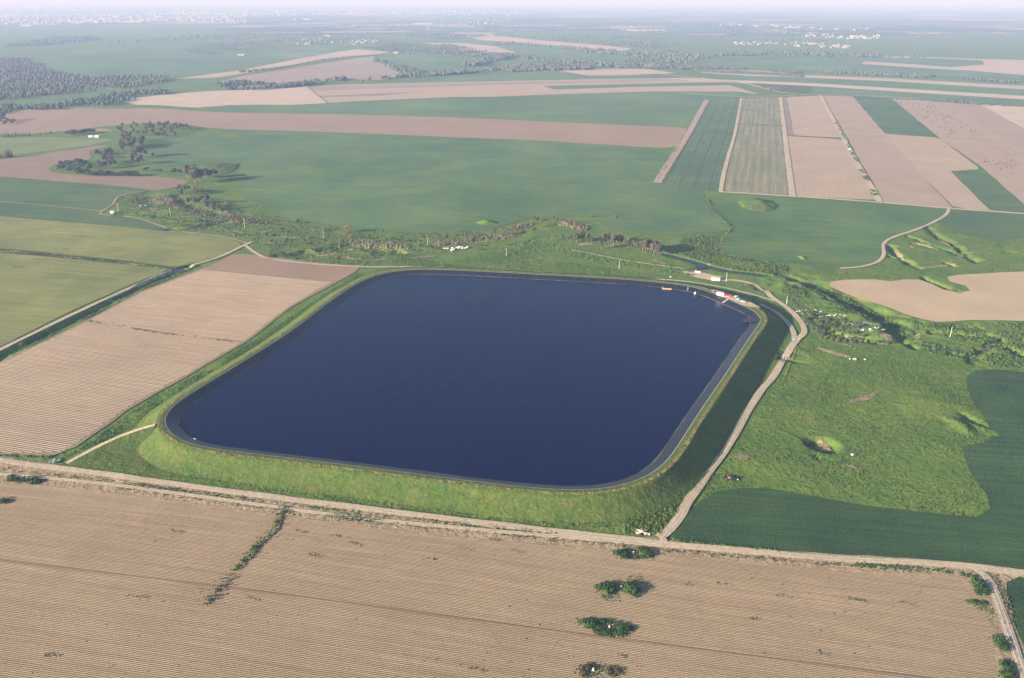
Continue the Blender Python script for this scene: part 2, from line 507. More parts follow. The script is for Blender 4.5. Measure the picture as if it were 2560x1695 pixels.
M['left_soil'] = m_rows('left_field_soil', (0.31, 0.24, 0.165), (0.22, 0.165, 0.11), LEFT_DIR, 1.92, 0.45, patch=70, weeds=0.0, band=0.4)
M['left_ridge'] = m_rows('left_row_soil', (0.36, 0.285, 0.21), (0.28, 0.215, 0.155), LEFT_DIR, 5.76, 0.3, patch=70, weeds=0.0, band=0.4)
M['left_dark'] = m_rows('left_fallow_soil', (0.31, 0.215, 0.15), (0.26, 0.18, 0.13), LEFT_DIR, 5.0, 0.35, weeds=0, band=0.35)
M['stripe'] = m_rows('reddish_furrow_soil', (0.27, 0.185, 0.128), (0.23, 0.155, 0.105), ROW_DIR, 2.0, 0.3, weeds=0.1)
M['verge'] = m_grass('dry_verge', (0.36, 0.28, 0.19), (0.30, 0.225, 0.15), (0.13, 0.135, 0.055), patch=20, clump=1.4, bump=0.4, dryk=0.65, slope=False)
M['road'] = m_grass('dirt_road', (0.47, 0.385, 0.285), (0.41, 0.335, 0.25), (0.34, 0.28, 0.21), patch=25, clump=1.3, bump=0.15, dryk=0.5, slope=False)
M['gravel'] = m_grass('grey_gravel_road', (0.42, 0.365, 0.30), (0.36, 0.315, 0.265), (0.31, 0.27, 0.24), patch=25, clump=1.2, bump=0.15, dryk=0.5, slope=False)
M['earth'] = m_grass('bare_earth', (0.31, 0.24, 0.145), (0.22, 0.18, 0.10), (0.12, 0.125, 0.05), patch=12, clump=1.5, bump=0.6, dryk=0.5, slope=False)
M['scrape'] = m_grass('dry_scrape', (0.25, 0.20, 0.12), (0.17, 0.16, 0.08), (0.11, 0.13, 0.05), patch=9, clump=1.4, bump=0.4, dryk=0.7, slope=False, fade=True)
M['earth_f'] = m_grass('crumbling_earth', (0.33, 0.26, 0.16), (0.25, 0.20, 0.115), (0.12, 0.125, 0.05), patch=9, clump=1.4, bump=0.6, dryk=0.7, slope=False, fade=True)
M['tuft'] = m_foliage('weed_leaves', (0.046, 0.098, 0.024), (0.085, 0.140, 0.032), 0.3)
M['tuft_y'] = m_foliage('bright_weed_leaves', (0.075, 0.128, 0.024), (0.110, 0.146, 0.028), 0.3)
M['tuft_d'] = m_foliage('dry_weeds', (0.16, 0.125, 0.065), (0.075, 0.08, 0.035), 0.4)
M['shrub'] = m_foliage('shrub_leaves', (0.030, 0.075, 0.018), (0.060, 0.115, 0.025), 0.8)
M['euca'] = m_foliage('grey_green_leaves', (0.080, 0.080, 0.048), (0.122, 0.108, 0.070), 0.35)
M['dark_tree'] = m_foliage('dark_green_leaves', (0.040, 0.062, 0.030), (0.075, 0.085, 0.045), 0.35)
M['rust'] = m_foliage('rusty_bare_twigs', (0.200, 0.140, 0.095), (0.145, 0.115, 0.080), 0.4)
M['reed'] = m_foliage('dry_reed_stems', (0.215, 0.175, 0.115), (0.14, 0.13, 0.075), 0.25)
M['olive'] = m_foliage('orchard_leaves', (0.062, 0.095, 0.045), (0.105, 0.135, 0.065), 0.6)
M['far_wood'] = m_foliage('far_wood_leaves', (0.052, 0.068, 0.048), (0.085, 0.095, 0.062), 0.02)
M['bark'] = flat('bark', (0.20, 0.16, 0.12), 0.9, 0.1)
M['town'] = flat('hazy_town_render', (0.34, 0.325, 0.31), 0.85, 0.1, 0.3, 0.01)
M['house'] = flat('house_render', (0.28, 0.262, 0.24), 0.85, 0.1, 0.15, 0.05)
M['white'] = flat('white_paint', (0.78, 0.76, 0.72), 0.6, 0.3, 0.05)
M['cream'] = flat('cream_render', (0.70, 0.64, 0.52), 0.8, 0.2, 0.06)
M['roof'] = flat('rusted_roof_sheet', (0.45, 0.34, 0.22), 0.7, 0.3, 0.15)
M['tile'] = flat('clay_roof_tile', (0.42, 0.21, 0.13), 0.8, 0.2, 0.1)
M['red'] = flat('red_enamel', (0.55, 0.06, 0.045), 0.45, 0.4, 0.08)
M['blue'] = flat('dark_blue_enamel', (0.035, 0.055, 0.16), 0.35, 0.5, 0.08)
M['lightblue'] = flat('pale_blue_enamel', (0.35, 0.50, 0.66), 0.4, 0.5, 0.06)
M['grey'] = flat('galvanised_steel', (0.40, 0.41, 0.42), 0.45, 0.5, 0.1)
M['dark'] = flat('black_rubber', (0.022, 0.022, 0.025), 0.7, 0.3, 0.2)
M['glass'] = flat('dark_glass', (0.02, 0.028, 0.035), 0.1, 0.6, 0.1)
M['concrete'] = flat('weathered_concrete', (0.55, 0.53, 0.49), 0.85, 0.2, 0.1)
M['wood'] = flat('yellow_timber', (0.62, 0.42, 0.20), 0.75, 0.2, 0.12)
M['pole'] = flat('pale_pole', (0.60, 0.62, 0.58), 0.7, 0.3, 0.08)
M['char'] = flat('charred_waste', (0.030, 0.022, 0.032), 0.85, 0.2, 0.4)
M['plum'] = flat('faded_maroon_cloth', (0.15, 0.045, 0.055), 0.9, 0.1, 0.25)

def liner_material():
    n = NT('black_plastic_liner', 0.36, 0.32)
    v = n.coords()
    col = n.mix(n.noise(v, 0.25, 3, 0.6, 0.3, 0.7), (0.006, 0.007, 0.014), (0.014, 0.015, 0.026))
    col = n.mix(n.noise(n.coords(0, 0.5, 0.05), 1.0, 3, 0.6, 0.55, 0.8), col, (0.034, 0.034, 0.040), k=0.5)
    n.bump(n.noise(v, 0.6, 3, 0.6, 0.2, 0.8), 0.25, 0.2)
    return n.color(col)
M['liner'] = liner_material()

def water_material(name, deep, rough, ripple):
    n = NT(name, rough, 0.5)
    n.b.inputs['IOR'].default_value = 1.33
    n.b.inputs['Specular IOR Level'].default_value = 0.11
    v = n.coords()
    g = n.noise(v, 0.42, 4, 0.65, 0.2, 0.8, 0.4)
    n.bump(g, ripple, 0.25)
    return n.color(n.mix(n.noise(n.coords(0.4, 1 / 90.0, 1 / 35.0), 1.0, 4, 0.6, 0.3, 0.7), deep, dim(deep, 1.12)))
M['water'] = water_material('reservoir_water', (0.000, 0.0045, 0.034), 0.10, 0.6)
M['creek'] = water_material('creek_water', (0.02, 0.026, 0.03), 0.05, 0.05)

# ------------------------------------------------------------------ the ground, one sheet to the horizon
def axis(core0, core1, step, lo, hi, grow=1.07, cap=1e9):
    a = list(np.arange(core0, core1 + 0.01, step))
    s, x = step, a[-1]
    while x < hi:
        s = min(s * grow, cap)
        x += s
        a.append(x)
    s, x = step, a[0]
    while x > lo:
        s = min(s * grow, cap)
        x -= s
        a.insert(0, x)
    return np.array(a)

GX = axis(-440, 480, 2.0, -150000, 150000)
GY = axis(300, 960, 2.0, -3000, 170000)
gx, gy = np.meshgrid(GX, GY)
gz = hgt(gx.ravel(), gy.ravel())
nx, ny = len(GX), len(GY)
ii = (np.arange(ny - 1)[:, None] * nx + np.arange(nx - 1)[None, :]).ravel()
quads = np.stack([ii, ii + 1, ii + nx + 1, ii + nx], 1)
ground = link('ground', mesh('ground', np.stack([gx.ravel(), gy.ravel(), gz], 1), quads, M['ground'], smooth=True))
tag(ground, 'green meadow and scrubland plain running back to the hazy horizon', 'ground', kind='structure')

# ------------------------------------------------------------------ fields
LAYER = [0]

def tess(poly, step):
    """triangles filling a world polygon with points every `step` metres"""
    per = resample(poly, step, closed=True) if step else poly
    keep = [per[0]]
    for p in per[1:]:
        if np.hypot(*(p - keep[-1])) > 0.3:
            keep.append(p)
    per = np.array(keep)
    pts = per
    if step:
        x0, y0 = poly.min(0)
        x1, y1 = poly.max(0)
        xs, ys = np.meshgrid(np.arange(x0 + step / 2, x1, step), np.arange(y0 + step / 2, y1, step))
        xs = xs.ravel() + RNG.uniform(-.2, .2, xs.size) * step
        ys = ys.ravel() + RNG.uniform(-.2, .2, ys.size) * step
        k = pip(xs, ys, poly)
        xs, ys = xs[k], ys[k]
        k = seg_dist(xs, ys, np.vstack([per, per[:1]])) > step * 0.45
        pts = np.vstack([per, np.stack([xs[k], ys[k]], 1)])
    n = len(per)
    out = geometry.delaunay_2d_cdt([Vector(p) for p in pts], [(i, (i + 1) % n) for i in range(n)], [], 1, 1e-4)
    return np.array([(v.x, v.y) for v in out[0]]), out[2]

def rough_edge(poly, amp):
    """small wobble so field edges are not ruler-straight"""
    p = resample(poly, 7.0, closed=True) if len(poly) < 400 else poly
    return p + np.stack([vnoise(p[:, 1] / 5, p[:, 0] / 6, 1), vnoise(p[:, 0] / 5, p[:, 1] / 6, 2)], 1) * amp

def field(name, px, mat, label, step=24.0, off=None, smooth_edges=0, wob=0.0, full=False, cat='field', kind='structure', world=False, margin=0.0):
    poly = px if world else W(px)
    if smooth_edges:
        poly = chaikin(poly, smooth_edges)
    if wob:
        poly = rough_edge(poly, wob)
    if step and not wob and not world:
        poly = rough_edge(poly, 0.7 if step < 25 else 1.4)
    V, F = tess(poly, step)
    if off is None:
        LAYER[0] += 1
        off = 0.12 + 0.004 * LAYER[0] + np.hypot(V[:, 0], V[:, 1]).mean() * 4e-5
    z = (hgt if full else undul)(V[:, 0], V[:, 1]) + off
    me = mesh(name, np.column_stack([V, z]), F, M[mat], smooth=True)
    if sum(p.normal.z for p in me.polygons[:20]) < 0:
        me.flip_normals()
    if margin:
        at = me.attributes.new('margin', 'FLOAT', 'POINT')
        d = seg_dist(V[:, 0], V[:, 1], np.vstack([poly, poly[:1]]))
        at.data.foreach_set('value', np.clip(d / margin, 0, 1).astype(np.float32))
    return tag(link(name, me), label, cat, kind=kind)

def ribbon(name, px, width, mat, label, off=0.42, cat='road', z=None, step=5.0, wob=0.25, kind='structure', world=False):
    c = px if world else W(px)
    c = resample(chaikin(c, 2, False), step)
    d = np.gradient(c, axis=0)
    nrm = np.stack([-d[:, 1], d[:, 0]], 1) / np.linalg.norm(d, axis=1)[:, None]
    k = np.arange(len(c))
    rows = []
    for f in (-0.5, -0.17, 0.17, 0.5):
        w = width * (f + (np.sign(f) * wob * vnoise(k / 2.1, k / 3.3 + f * 9, 3) * 0.3 if abs(f) == 0.5 else 0))
        q = c + nrm * np.asarray(w).reshape(-1, 1) if np.ndim(w) else c + nrm * w
        zz = hgt(q[:, 0], q[:, 1]) + off + (0.03 if abs(f) < .3 else 0)
        rows.append(np.column_stack([q, zz]))
    n = len(c)
    V = np.vstack(rows)
    F = [(j * n + i, j * n + i + 1, (j + 1) * n + i + 1, (j + 1) * n + i) for j in range(3) for i in range(n - 1)]
    me = mesh(name, V, np.array(F), M[mat], smooth=True)
    if me.polygons[0].normal.z < 0:
        me.flip_normals()
    return tag(link(name, me), label, cat, kind=kind)

# --- far left and far middle
field('field', [(60, 158), (120, 140), (200, 125), (320, 113), (440, 110), (540, 122), (600, 140), (585, 168), (540, 184), (440, 192), (330, 190), (250, 192), (230, 200), (140, 186), (110, 168)], 'wheat_far', 'broad green field ringed by woods at far left', None)
field('field', [(-250, 285), (-200, 262), (0, 255), (150, 240), (330, 221), (470, 204), (560, 214), (500, 216), (380, 226), (270, 243), (190, 256), (90, 268), (0, 272)], 'wheat', 'narrow green field below the left wood', None)
field('field', [(297, 252), (330, 246), (405, 237), (520, 228), (640, 224), (762, 217), (813, 258), (740, 262), (660, 263), (568, 263), (520, 270), (446, 267), (400, 263), (340, 262)], 'pale', 'pale tan field with a lane along its right end', None)
field('field', [(540, 207), (611, 189), (735, 170), (840, 153), (935, 140), (951, 158), (975, 170), (1010, 189), (943, 202), (859, 197), (800, 205), (735, 215), (640, 224), (560, 222)], 'far_rose', 'rosy ploughed field below the long tree row', None)
field('field', [(440, 197), (520, 186), (600, 176), (735, 149), (820, 133), (892, 123), (978, 130), (946, 135), (816, 148), (720, 165), (627, 181), (540, 194)], 'far_tan', 'rosy strip of bare soil above the long tree row', None)
field('field', [(621, 134), (749, 118), (843, 115), (824, 134), (751, 146), (667, 153), (616, 160), (600, 150)], 'wheat_far', 'small green field in front of the white village', None)
field('field', [(700, 133), (750, 131), (824, 134), (751, 146), (690, 138)], 'pea_far', 'paler green corner before the white village', None)
field('field', [(938, 150), (1000, 137), (1094, 137), (1140, 150), (1194, 160), (1235, 161), (1168, 182), (1059, 184), (1020, 178), (990, 165)], 'wheat_far', 'green field enclosed by dark woods in the middle distance', None)
field('field', [(1016, 200), (1100, 193), (1200, 185), (1300, 179), (1376, 176), (1443, 187), (1560, 187), (1686, 183), (1760, 193), (1640, 196), (1500, 198), (1200, 204), (1024, 208)], 'wheat_far', 'green strip field above the tan strips', None)
field('field', [(1394, 177), (1500, 173), (1605, 171), (1690, 183), (1560, 188), (1470, 189)], 'far_tan', 'pale wedge of bare soil in the green middle distance', None)
field('field', [(762, 217), (870, 211), (1024, 208), (1200, 204), (1500, 197), (1660, 195), (1760, 194), (1900, 236), (1840, 229), (1632, 229), (1416, 235), (1240, 242), (1127, 243), (870, 254), (813, 258)], 'tan', 'wide band of pale strips across the middle distance', None)
field('field', [(789, 240), (900, 236), (1000, 231), (1100, 225), (1119, 231), (960, 239), (803, 244)], 'violet', 'dark ploughed strip inside the pale band', None)
field('field', [(762, 217), (900, 214), (1080, 210), (1240, 206), (1500, 201), (1700, 196), (1760, 200), (1560, 207), (1300, 211), (1120, 217), (940, 222), (775, 228)], 'far_rose', 'rosy strip along the top of the pale band', None)
field('field', [(1357, 215), (1500, 212), (1700, 207), (1850, 206), (1960, 210), (1840, 213), (1600, 217), (1386, 224)], 'wheat', 'long dark green strip inside the pale band', None)
field('field', [(500, 268), (600, 262), (740, 262), (813, 259), (870, 255), (1127, 244), (1240, 243), (1416, 236), (1632, 230), (1800, 233), (1850, 240), (1769, 250), (1745, 290), (1720, 318), (1405, 305), (1187, 294), (860, 284), (703, 283), (560, 280)], 'wheat_far', 'green field above the long brown band', 40)
field('field', [(1650, 232), (1760, 229), (1850, 232), (1900, 238), (1800, 240), (1700, 236)], 'wheat', 'thin green strip by the tan strips', None)
field('field', [(-300, 320), (-200, 300), (0, 290), (40, 276), (135, 268), (297, 273), (378, 270), (432, 273), (540, 281), (703, 284), (860, 285), (1187, 295), (1405, 306), (1719, 319), (1720, 319), (1719, 320), (1689, 371), (1688, 372), (1687, 372), (1405, 355), (1187, 345), (860, 332), (545, 322), (483, 317), (472, 310), (363, 307), (272, 315), (182, 326), (87, 335), (0, 336), (-250, 345)], 'brown', 'long reddish brown field sweeping across the left and middle', 40, smooth_edges=1)
field('field', [(-250, 352), (0, 344), (109, 343), (200, 345), (290, 347), (269, 357), (145, 375), (36, 388), (0, 393), (-250, 410)], 'pea_far', 'pale yellow-green field at the left edge', 30, smooth_edges=1)
field('field', [(-300, 440), (-250, 418), (0, 399), (60, 392), (145, 380), (280, 360), (265, 368), (218, 377), (232, 393), (214, 405), (150, 404), (113, 425), (160, 436), (232, 441), (349, 440), (454, 448), (478, 453), (454, 466), (381, 479), (349, 472), (291, 466), (145, 453), (0, 440)], 'brown_b', 'brown ploughed tongue of land between the left woods', 24, smooth_edges=1)
field('field', [(-300, 455), (-250, 432), (0, 442), (145, 454), (291, 467), (349, 473), (363, 479), (320, 485), (290, 495), (283, 511), (251, 531), (270, 541), (349, 548), (396, 568), (436, 581), (380, 574), (182, 555), (0, 541), (-250, 522)], 'wheat_lt', 'dark green wheat field at left, cut by a thin path', 24, smooth_edges=1)
field('field', [(545, 323), (860, 333), (1187, 346), (1405, 356), (1688, 373), (1636, 458), (1720, 465), (1765, 478), (1762, 505), (1780, 527), (1812, 549), (1827, 566), (1815, 583), (1740, 580), (1690, 590), (1650, 592), (1600, 584), (1560, 578), (1500, 568), (1478, 556), (1500, 546), (1540, 543), (1480, 540), (1370, 540), (1320, 543), (1280, 555), (1240, 570), (1200, 577), (1060, 580), (930, 577), (850, 566), (760, 550), (690, 535), (640, 505), (600, 470), (580, 452), (598, 425), (597, 412), (540, 402), (470, 415), (390, 418), (345, 402), (355, 372), (385, 352), (500, 346), (610, 345), (622, 336), (580, 330)], 'wheat', 'largest green wheat field, right behind the creek', 24, smooth_edges=1, wob=1.5)
# --- upper right block
field('field', [(1769, 251), (1851, 246), (1837, 320), (1809, 420), (1800, 477), (1700, 471), (1645, 458), (1712, 360)], 'tram', 'green strip field with dark tramlines', 30)
field('field', [(1856, 245), (1951, 243), (1962, 338), (1980, 491), (1805, 480), (1813, 425), (1840, 340)], 'mottle', 'patchy half green half bare strip field', 30)
field('field', [(1954, 243), (1967, 243), (1985, 338), (1963, 336)], 'violet', 'thin violet ploughed strip', 30)
field('field', [(1967, 243), (2049, 239), (2114, 345), (1985, 338)], 'tan', 'tan field beside the thin violet strip', 30)
field('field', [(1963, 340), (2114, 350), (2194, 502), (1981, 491)], 'tan', 'tan furrowed field right of the patchy strip', 30)
field('field', [(2056, 239), (2132, 241), (2212, 334), (2267, 396), (2320, 458), (2385, 521), (2208, 508), (2160, 420), (2118, 345)], 'tan_b', 'rosy furrowed field right of the weedy lane', 30)
field('field', [(2132, 241), (2227, 247), (2280, 292), (2347, 343), (2212, 334)], 'wheat_lt', 'green parallelogram among tan fields', 30)
field('field', [(2212, 335), (2347, 344), (2452, 424), (2376, 427), (2477, 527), (2388, 521), (2317, 454)], 'tan', 'tan field below the green parallelogram', 30)
field('field', [(2230, 247), (2332, 253), (2440, 310), (2560, 374), (2760, 480), (2760, 640), (2560, 512), (2475, 434), (2347, 343)], 'tan_b', 'tan field speckled with weeds at right', 30)
field('field', [(2332, 253), (2448, 260), (2560, 323), (2760, 430), (2760, 480), (2560, 374), (2440, 310)], 'tan_c', 'brownish strip beside the speckled field', 30)
field('field', [(2448, 260), (2560, 268), (2760, 280), (2760, 425), (2560, 322)], 'pale', 'palest field at the upper right edge', 30)
field('field', [(2376, 427), (2463, 431), (2560, 509), (2760, 645), (2760, 560), (2560, 533), (2477, 527)], 'wheat_lt', 'green wedge at the right edge', 30)
field('field', [(2376, 427), (2463, 431), (2568, 515), (2568, 533), (2477, 527)], 'wheat_lt', 'green tapering field at the right edge', 30)
# --- far right strips
field('field', [(2031, 216), (2150, 224), (2280, 232), (2560, 251), (2760, 262), (2760, 278), (2560, 264), (2280, 247), (2160, 239), (2031, 236)], 'wheat_far', 'green strip behind the upper right fields', None)
field('field', [(1640, 195), (1800, 199), (2025, 208), (2185, 215), (2275, 223), (2560, 240), (2760, 252), (2760, 262), (2560, 249), (2275, 231), (2025, 215), (1800, 205)], 'pale', 'long pale strip running out at the right', None)
field('field', [(1750, 186), (1880, 190), (2008, 194), (2217, 203), (2560, 224), (2760, 236), (2760, 252), (2560, 240), (2275, 223), (2025, 208), (1800, 199)], 'wheat', 'dark green strip above the long pale one', None)
field('field', [(2005, 187), (2217, 196), (2400, 206), (2560, 215), (2760, 226), (2760, 236), (2560, 224), (2217, 203), (2008, 194)], 'far_tan', 'upper tan strip at the right', None)
field('field', [(2010, 181), (2217, 188), (2560, 206), (2760, 216), (2760, 226), (2560, 215), (2217, 196), (2012, 187)], 'wheat_far', 'green strip under the far tree line at right', None)
field('field', [(1880, 208), (1990, 214), (2031, 216), (2027, 233), (1985, 235), (1940, 226)], 'scrub_floor', 'scrubby green wedge where the lanes meet', None)
field('field', [(1800, 142), (1900, 139), (2100, 141), (2150, 156), (2380, 172), (2600, 190), (2760, 200), (2760, 212), (2560, 198), (2217, 184), (2010, 175), (1900, 170), (1760, 160)], 'wheat_far', 'wide green field behind the dark orchard rows', None)
field('field', [(2120, 136), (2300, 142), (2455, 148), (2560, 150), (2760, 156), (2760, 196), (2560, 188), (2430, 177), (2330, 172), (2156, 160), (2158, 154), (2290, 150)], 'far_tan', 'large bare field at the far right', None)
field('field', [(2130, 144), (2345, 146), (2455, 151), (2462, 162), (2375, 168), (2300, 162), (2158, 153)], 'wheat_far', 'green wedge set in the large bare field', None)
field('field', [(1110, 77), (1160, 75), (1260, 90), (1350, 101), (1500, 113), (1580, 121), (1560, 128), (1450, 119), (1330, 109), (1200, 100)], 'far_tan', 'long pale field curving across the far middle', None)
field('field', [(1060, 107), (1160, 108), (1240, 116), (1290, 132), (1230, 134), (1150, 124)], 'far_tan', 'pale tapering field between far woods', None)
field('field', [(1232, 112), (1330, 113), (1500, 135), (1620, 143), (1590, 151), (1480, 150), (1380, 143), (1300, 135)], 'wheat_far', 'green field under the long pale far field', None)
field('field', [(1200, 162), (1270, 143), (1380, 147), (1500, 160), (1480, 167), (1380, 165), (1290, 172)], 'wheat_far', 'green field between two dark far woods', None)
# --- middle right and lower right
field('field', [(1805, 482), (1983, 493), (2208, 509), (2372, 522), (2368, 536), (2332, 558), (2281, 578), (2216, 600), (2207, 614), (2212, 636), (2198, 654), (2154, 669), (2100, 672), (2045, 667), (1963, 657), (1900, 649), (1845, 642), (1816, 635), (1800, 627), (1798, 605), (1809, 591), (1818, 585), (1832, 575), (1828, 563), (1813, 549), (1780, 527), (1764, 505), (1775, 490)], 'wheat_rt', 'green wheat field enclosed by a bend of the farm track', 20, smooth_edges=1)
field('field', [(2374, 522), (2560, 534), (2760, 548), (2760, 640), (2560, 590), (2514, 603), (2463, 596), (2390, 585), (2336, 560), (2370, 537)], 'wheat_lt', 'green field beyond the gullies at right', 24, smooth_edges=1)
field('field', [(2062, 706), (2107, 700), (2178, 698), (2232, 705), (2255, 699), (2293, 697), (2319, 704), (2349, 722), (2377, 731), (2413, 735), (2433, 723), (2413, 713), (2377, 706), (2362, 697), (2370, 689), (2408, 686), (2560, 679), (2760, 674), (2760, 815), (2560, 803), (2408, 801), (2357, 808), (2319, 804), (2268, 789), (2217, 766), (2153, 750), (2102, 730), (2066, 713)], 'loess', 'pale loess field with a grassy notch', 16, smooth_edges=1)
field('field', [(1654, 1348), (1690, 1318), (1715, 1288), (1745, 1255), (1770, 1232), (1858, 1218), (1948, 1223), (2037, 1241), (2171, 1265), (2306, 1281), (2462, 1295), (2471, 1281), (2478, 1254), (2462, 1228), (2431, 1192), (2409, 1142), (2402, 1110), (2491, 1109), (2462, 1048), (2431, 1008), (2418, 972), (2414, 950), (2422, 931), (2454, 925), (2508, 925), (2560, 931), (2800, 965), (3400, 1045), (3400, 1522), (2800, 1450), (2560, 1424), (2395, 1402), (2216, 1392), (2037, 1387), (1948, 1374), (1813, 1361), (1700, 1352)], 'wheat_dark', 'dark green wheat field at lower right', 14, smooth_edges=1, wob=0.5)
field('field', [(2521, 1444), (2560, 1443), (2800, 1470), (3400, 1545), (3400, 1800), (2610, 1800), (2560, 1612), (2534, 1558), (2521, 1497)], 'wheat_dark', 'dark green crop in the bottom right corner', 14, smooth_edges=1)
# --- left block
field('field', [(-300, 600), (0, 634), (115, 642), (268, 656), (432, 673), (344, 705), (191, 772), (0, 868), (-300, 1020)], 'pea', 'lower pale yellow-green field at left', 20)
field('field', [(-300, 505), (0, 541), (182, 556), (327, 571), (450, 582), (508, 588), (581, 599), (606, 610), (600, 620), (508, 656), (436, 671), (418, 664), (301, 650), (163, 635), (0, 622), (-300, 585)], 'pea', 'upper pale yellow-green field at left', 20, smooth_edges=1)
field('field', [(-300, 1070), (-120, 975), (0, 906), (126, 846), (214, 803), (356, 727), (505, 673), (591, 634), (905, 669), (850, 702), (727, 770), (627, 849), (478, 937), (333, 1017), (245, 1082), (164, 1136), (126, 1144), (0, 1138), (-300, 1112)], 'left_soil', 'bare left field ploughed in fine rows', 16)
field('field', [(505, 673), (591, 634), (905, 669), (852, 702), (830, 704), (700, 690)], 'left_dark', 'darker fallow top of the left row field', 16)
field('verge', [(-1000, 1020), (-400, 1100), (0, 1140), (60, 1150), (180, 1168), (420, 1203), (823, 1254), (1240, 1309), (1500, 1339), (1600, 1345), (1648, 1342), (1700, 1358), (1900, 1373), (2130, 1388), (2300, 1396), (2560, 1428), (2800, 1460), (3400, 1532), (3400, 1550), (2800, 1475), (2560, 1443), (2519, 1442), (2521, 1497), (2534, 1558), (2560, 1612), (2640, 1800), (2500, 1800), (2490, 1600), (2440, 1470), (2200, 1440), (1560, 1382), (1000, 1340), (300, 1240), (-400, 1180), (-1000, 1115)], 'verge', 'dry dusty verge along the lower dirt road', 10, cat='verge')
FIELD1 = [(-1000, 1110), (-400, 1172), (-150, 1190), (0, 1203), (300, 1233), (700, 1290), (1000, 1330), (1300, 1358), (1560, 1377), (1800, 1397), (2050, 1420), (2250, 1430), (2400, 1440), (2440, 1462), (2475, 1530), (2500, 1600), (2530, 1700), (2560, 1800), (-1000, 1800)]
bottom = field('field', FIELD1, 'cotton', 'big bare cotton field filling the foreground', 12, wob=0.4)

# reddish furrow stripes in the foreground field
def stripe(a, b, w):
    return ribbon('furrow_strip', [a, b], w, 'stripe', 'reddish strip of turned soil across the foreground field', off=0.62, cat='furrow', wob=0.1)
stripe((-60, 1394), (2600, 1735), 1.1)

# crop rows as ridges
def ridges(name, poly, ang, pitch, h, mat, parent, off, seg=11.0, gaps=0.0):
    c, s = math.cos(ang), math.sin(ang)
    R = np.array([[c, s], [-s, c]])
    q = poly @ R.T
    Vs, Fs, base = [], [], 0
    for yy in np.arange(q[:, 1].min() + pitch, q[:, 1].max(), pitch):
        xs = []
        for i in range(len(q)):
            a, b = q[i], q[(i + 1) % len(q)]
            if (a[1] > yy) != (b[1] > yy):
                xs.append(a[0] + (yy - a[1]) / (b[1] - a[1]) * (b[0] - a[0]))
        xs.sort()
        for x0, x1 in zip(xs[::2], xs[1::2]):
            x0 += RNG.uniform(0, 2.5)
            x1 -= RNG.uniform(0, 2.5)
            n = int((x1 - x0) / seg) + 2
            if x1 - x0 < 4:
                continue
            t = np.linspace(x0, x1, n)
            t[1:-1] += RNG.uniform(-.3, .3, n - 2) * seg
            y = yy + 0.10 * np.sin(t / 19 + yy) + RNG.normal(0, .03, n)
            wv = pitch * RNG.uniform(0.26, 0.34)
            hh = h * RNG.uniform(0.6, 1.2, n)
            pts = []
            for dy, hz in ((-wv, 0.0), (-wv * .35, 1.0), (wv * .35, 1.0), (wv, 0.0)):
                w2 = np.stack([t, y + dy], 1) @ R
                pts.append(np.column_stack([w2, undul(w2[:, 0], w2[:, 1]) + off + hz * hh]))
            Vs.append(np.vstack(pts))
            k = np.arange(n - 1)
            for j in range(3):
                Fs.append(np.stack([base + j * n + k, base + j * n + k + 1, base + (j + 1) * n + k + 1, base + (j + 1) * n + k], 1))
            base += 4 * n
    me = mesh(name, np.vstack(Vs), np.vstack(Fs), M[mat])
    o = link(name, me, parent)
    o['kind'] = 'stuff'
    return o
b_off = float(bottom.data.vertices[0].co.z - undul(*[np.array([c]) for c in bottom.data.vertices[0].co[:2]])[0])
ridges('crop_rows', W(FIELD1), ROW_DIR, 0.96, 0.15, 'ridge', bottom, b_off - 0.02)
left_field = next(o for o in COL.objects if o.get('label', '').startswith('bare left field'))
l_off = float(left_field.data.vertices[0].co.z - undul(*[np.array([c]) for c in left_field.data.vertices[0].co[:2]])[0])
ridges('crop_rows', W([(-200, 1012), (0, 909), (126, 849), (214, 806), (356, 730), (503, 676), (832, 706), (727, 768), (622, 849), (470, 939), (325, 1019), (240, 1080), (160, 1131), (0, 1134), (-200, 1118)]), LEFT_DIR, 1.92, 0.25, 'left_ridge', left_field, l_off - 0.02, seg=14)

# ------------------------------------------------------------------ reservoir: grass bank, plastic liner, water
CREST_Z, WATER_Z = 8.0, 5.35
CREST_PX = [(440, 1094), (417, 1071), (411, 1052), (417, 1032), (440, 1009), (478, 983), (574, 925), (727, 830), (800, 772), (872, 720), (924, 693), (986, 677), (1049, 673), (1131, 675), (1214, 679), (1380, 688), (1546, 697), (1651, 706), (1706, 713), (1748, 721), (1780, 732), (1811, 744), (1839, 757), (1864, 767), (1883, 776), (1896, 786), (1903, 799), (1898, 811), (1874, 843), (1838, 898), (1804, 950), (1750, 1027), (1697, 1111), (1672, 1147), (1643, 1174), (1603, 1198), (1545, 1216), (1484, 1224), (1380, 1224), (1214, 1207), (1007, 1180), (860, 1161), (650, 1136), (536, 1122), (478, 1110)]
crest = chaikin(W(CREST_PX, CREST_Z), 2)
NR = 320
crest = resample(crest, n=NR, closed=True)
for _ in range(3):
    crest = crest * 0.5 + (np.roll(crest, 1, 0) + np.roll(crest, -1, 0)) * 0.25
tan_ = np.roll(crest, -1, 0) - np.roll(crest, 1, 0)
area = 0.5 * np.sum(crest[:, 0] * np.roll(crest[:, 1], -1) - np.roll(crest[:, 0], -1) * crest[:, 1])
nout = np.stack([tan_[:, 1], -tan_[:, 0]], 1) / np.linalg.norm(tan_, axis=1)[:, None]
if area < 0:
    nout = -nout
for _ in range(10):
    nout = nout * 0.5 + (np.roll(nout, 1, 0) + np.roll(nout, -1, 0)) * 0.25
nout /= np.linalg.norm(nout, axis=1)[:, None]
pad = np.exp(-(np.hypot(*(crest - P(1842, 752, CREST_Z)[:2]).T) / 34.0) ** 2)
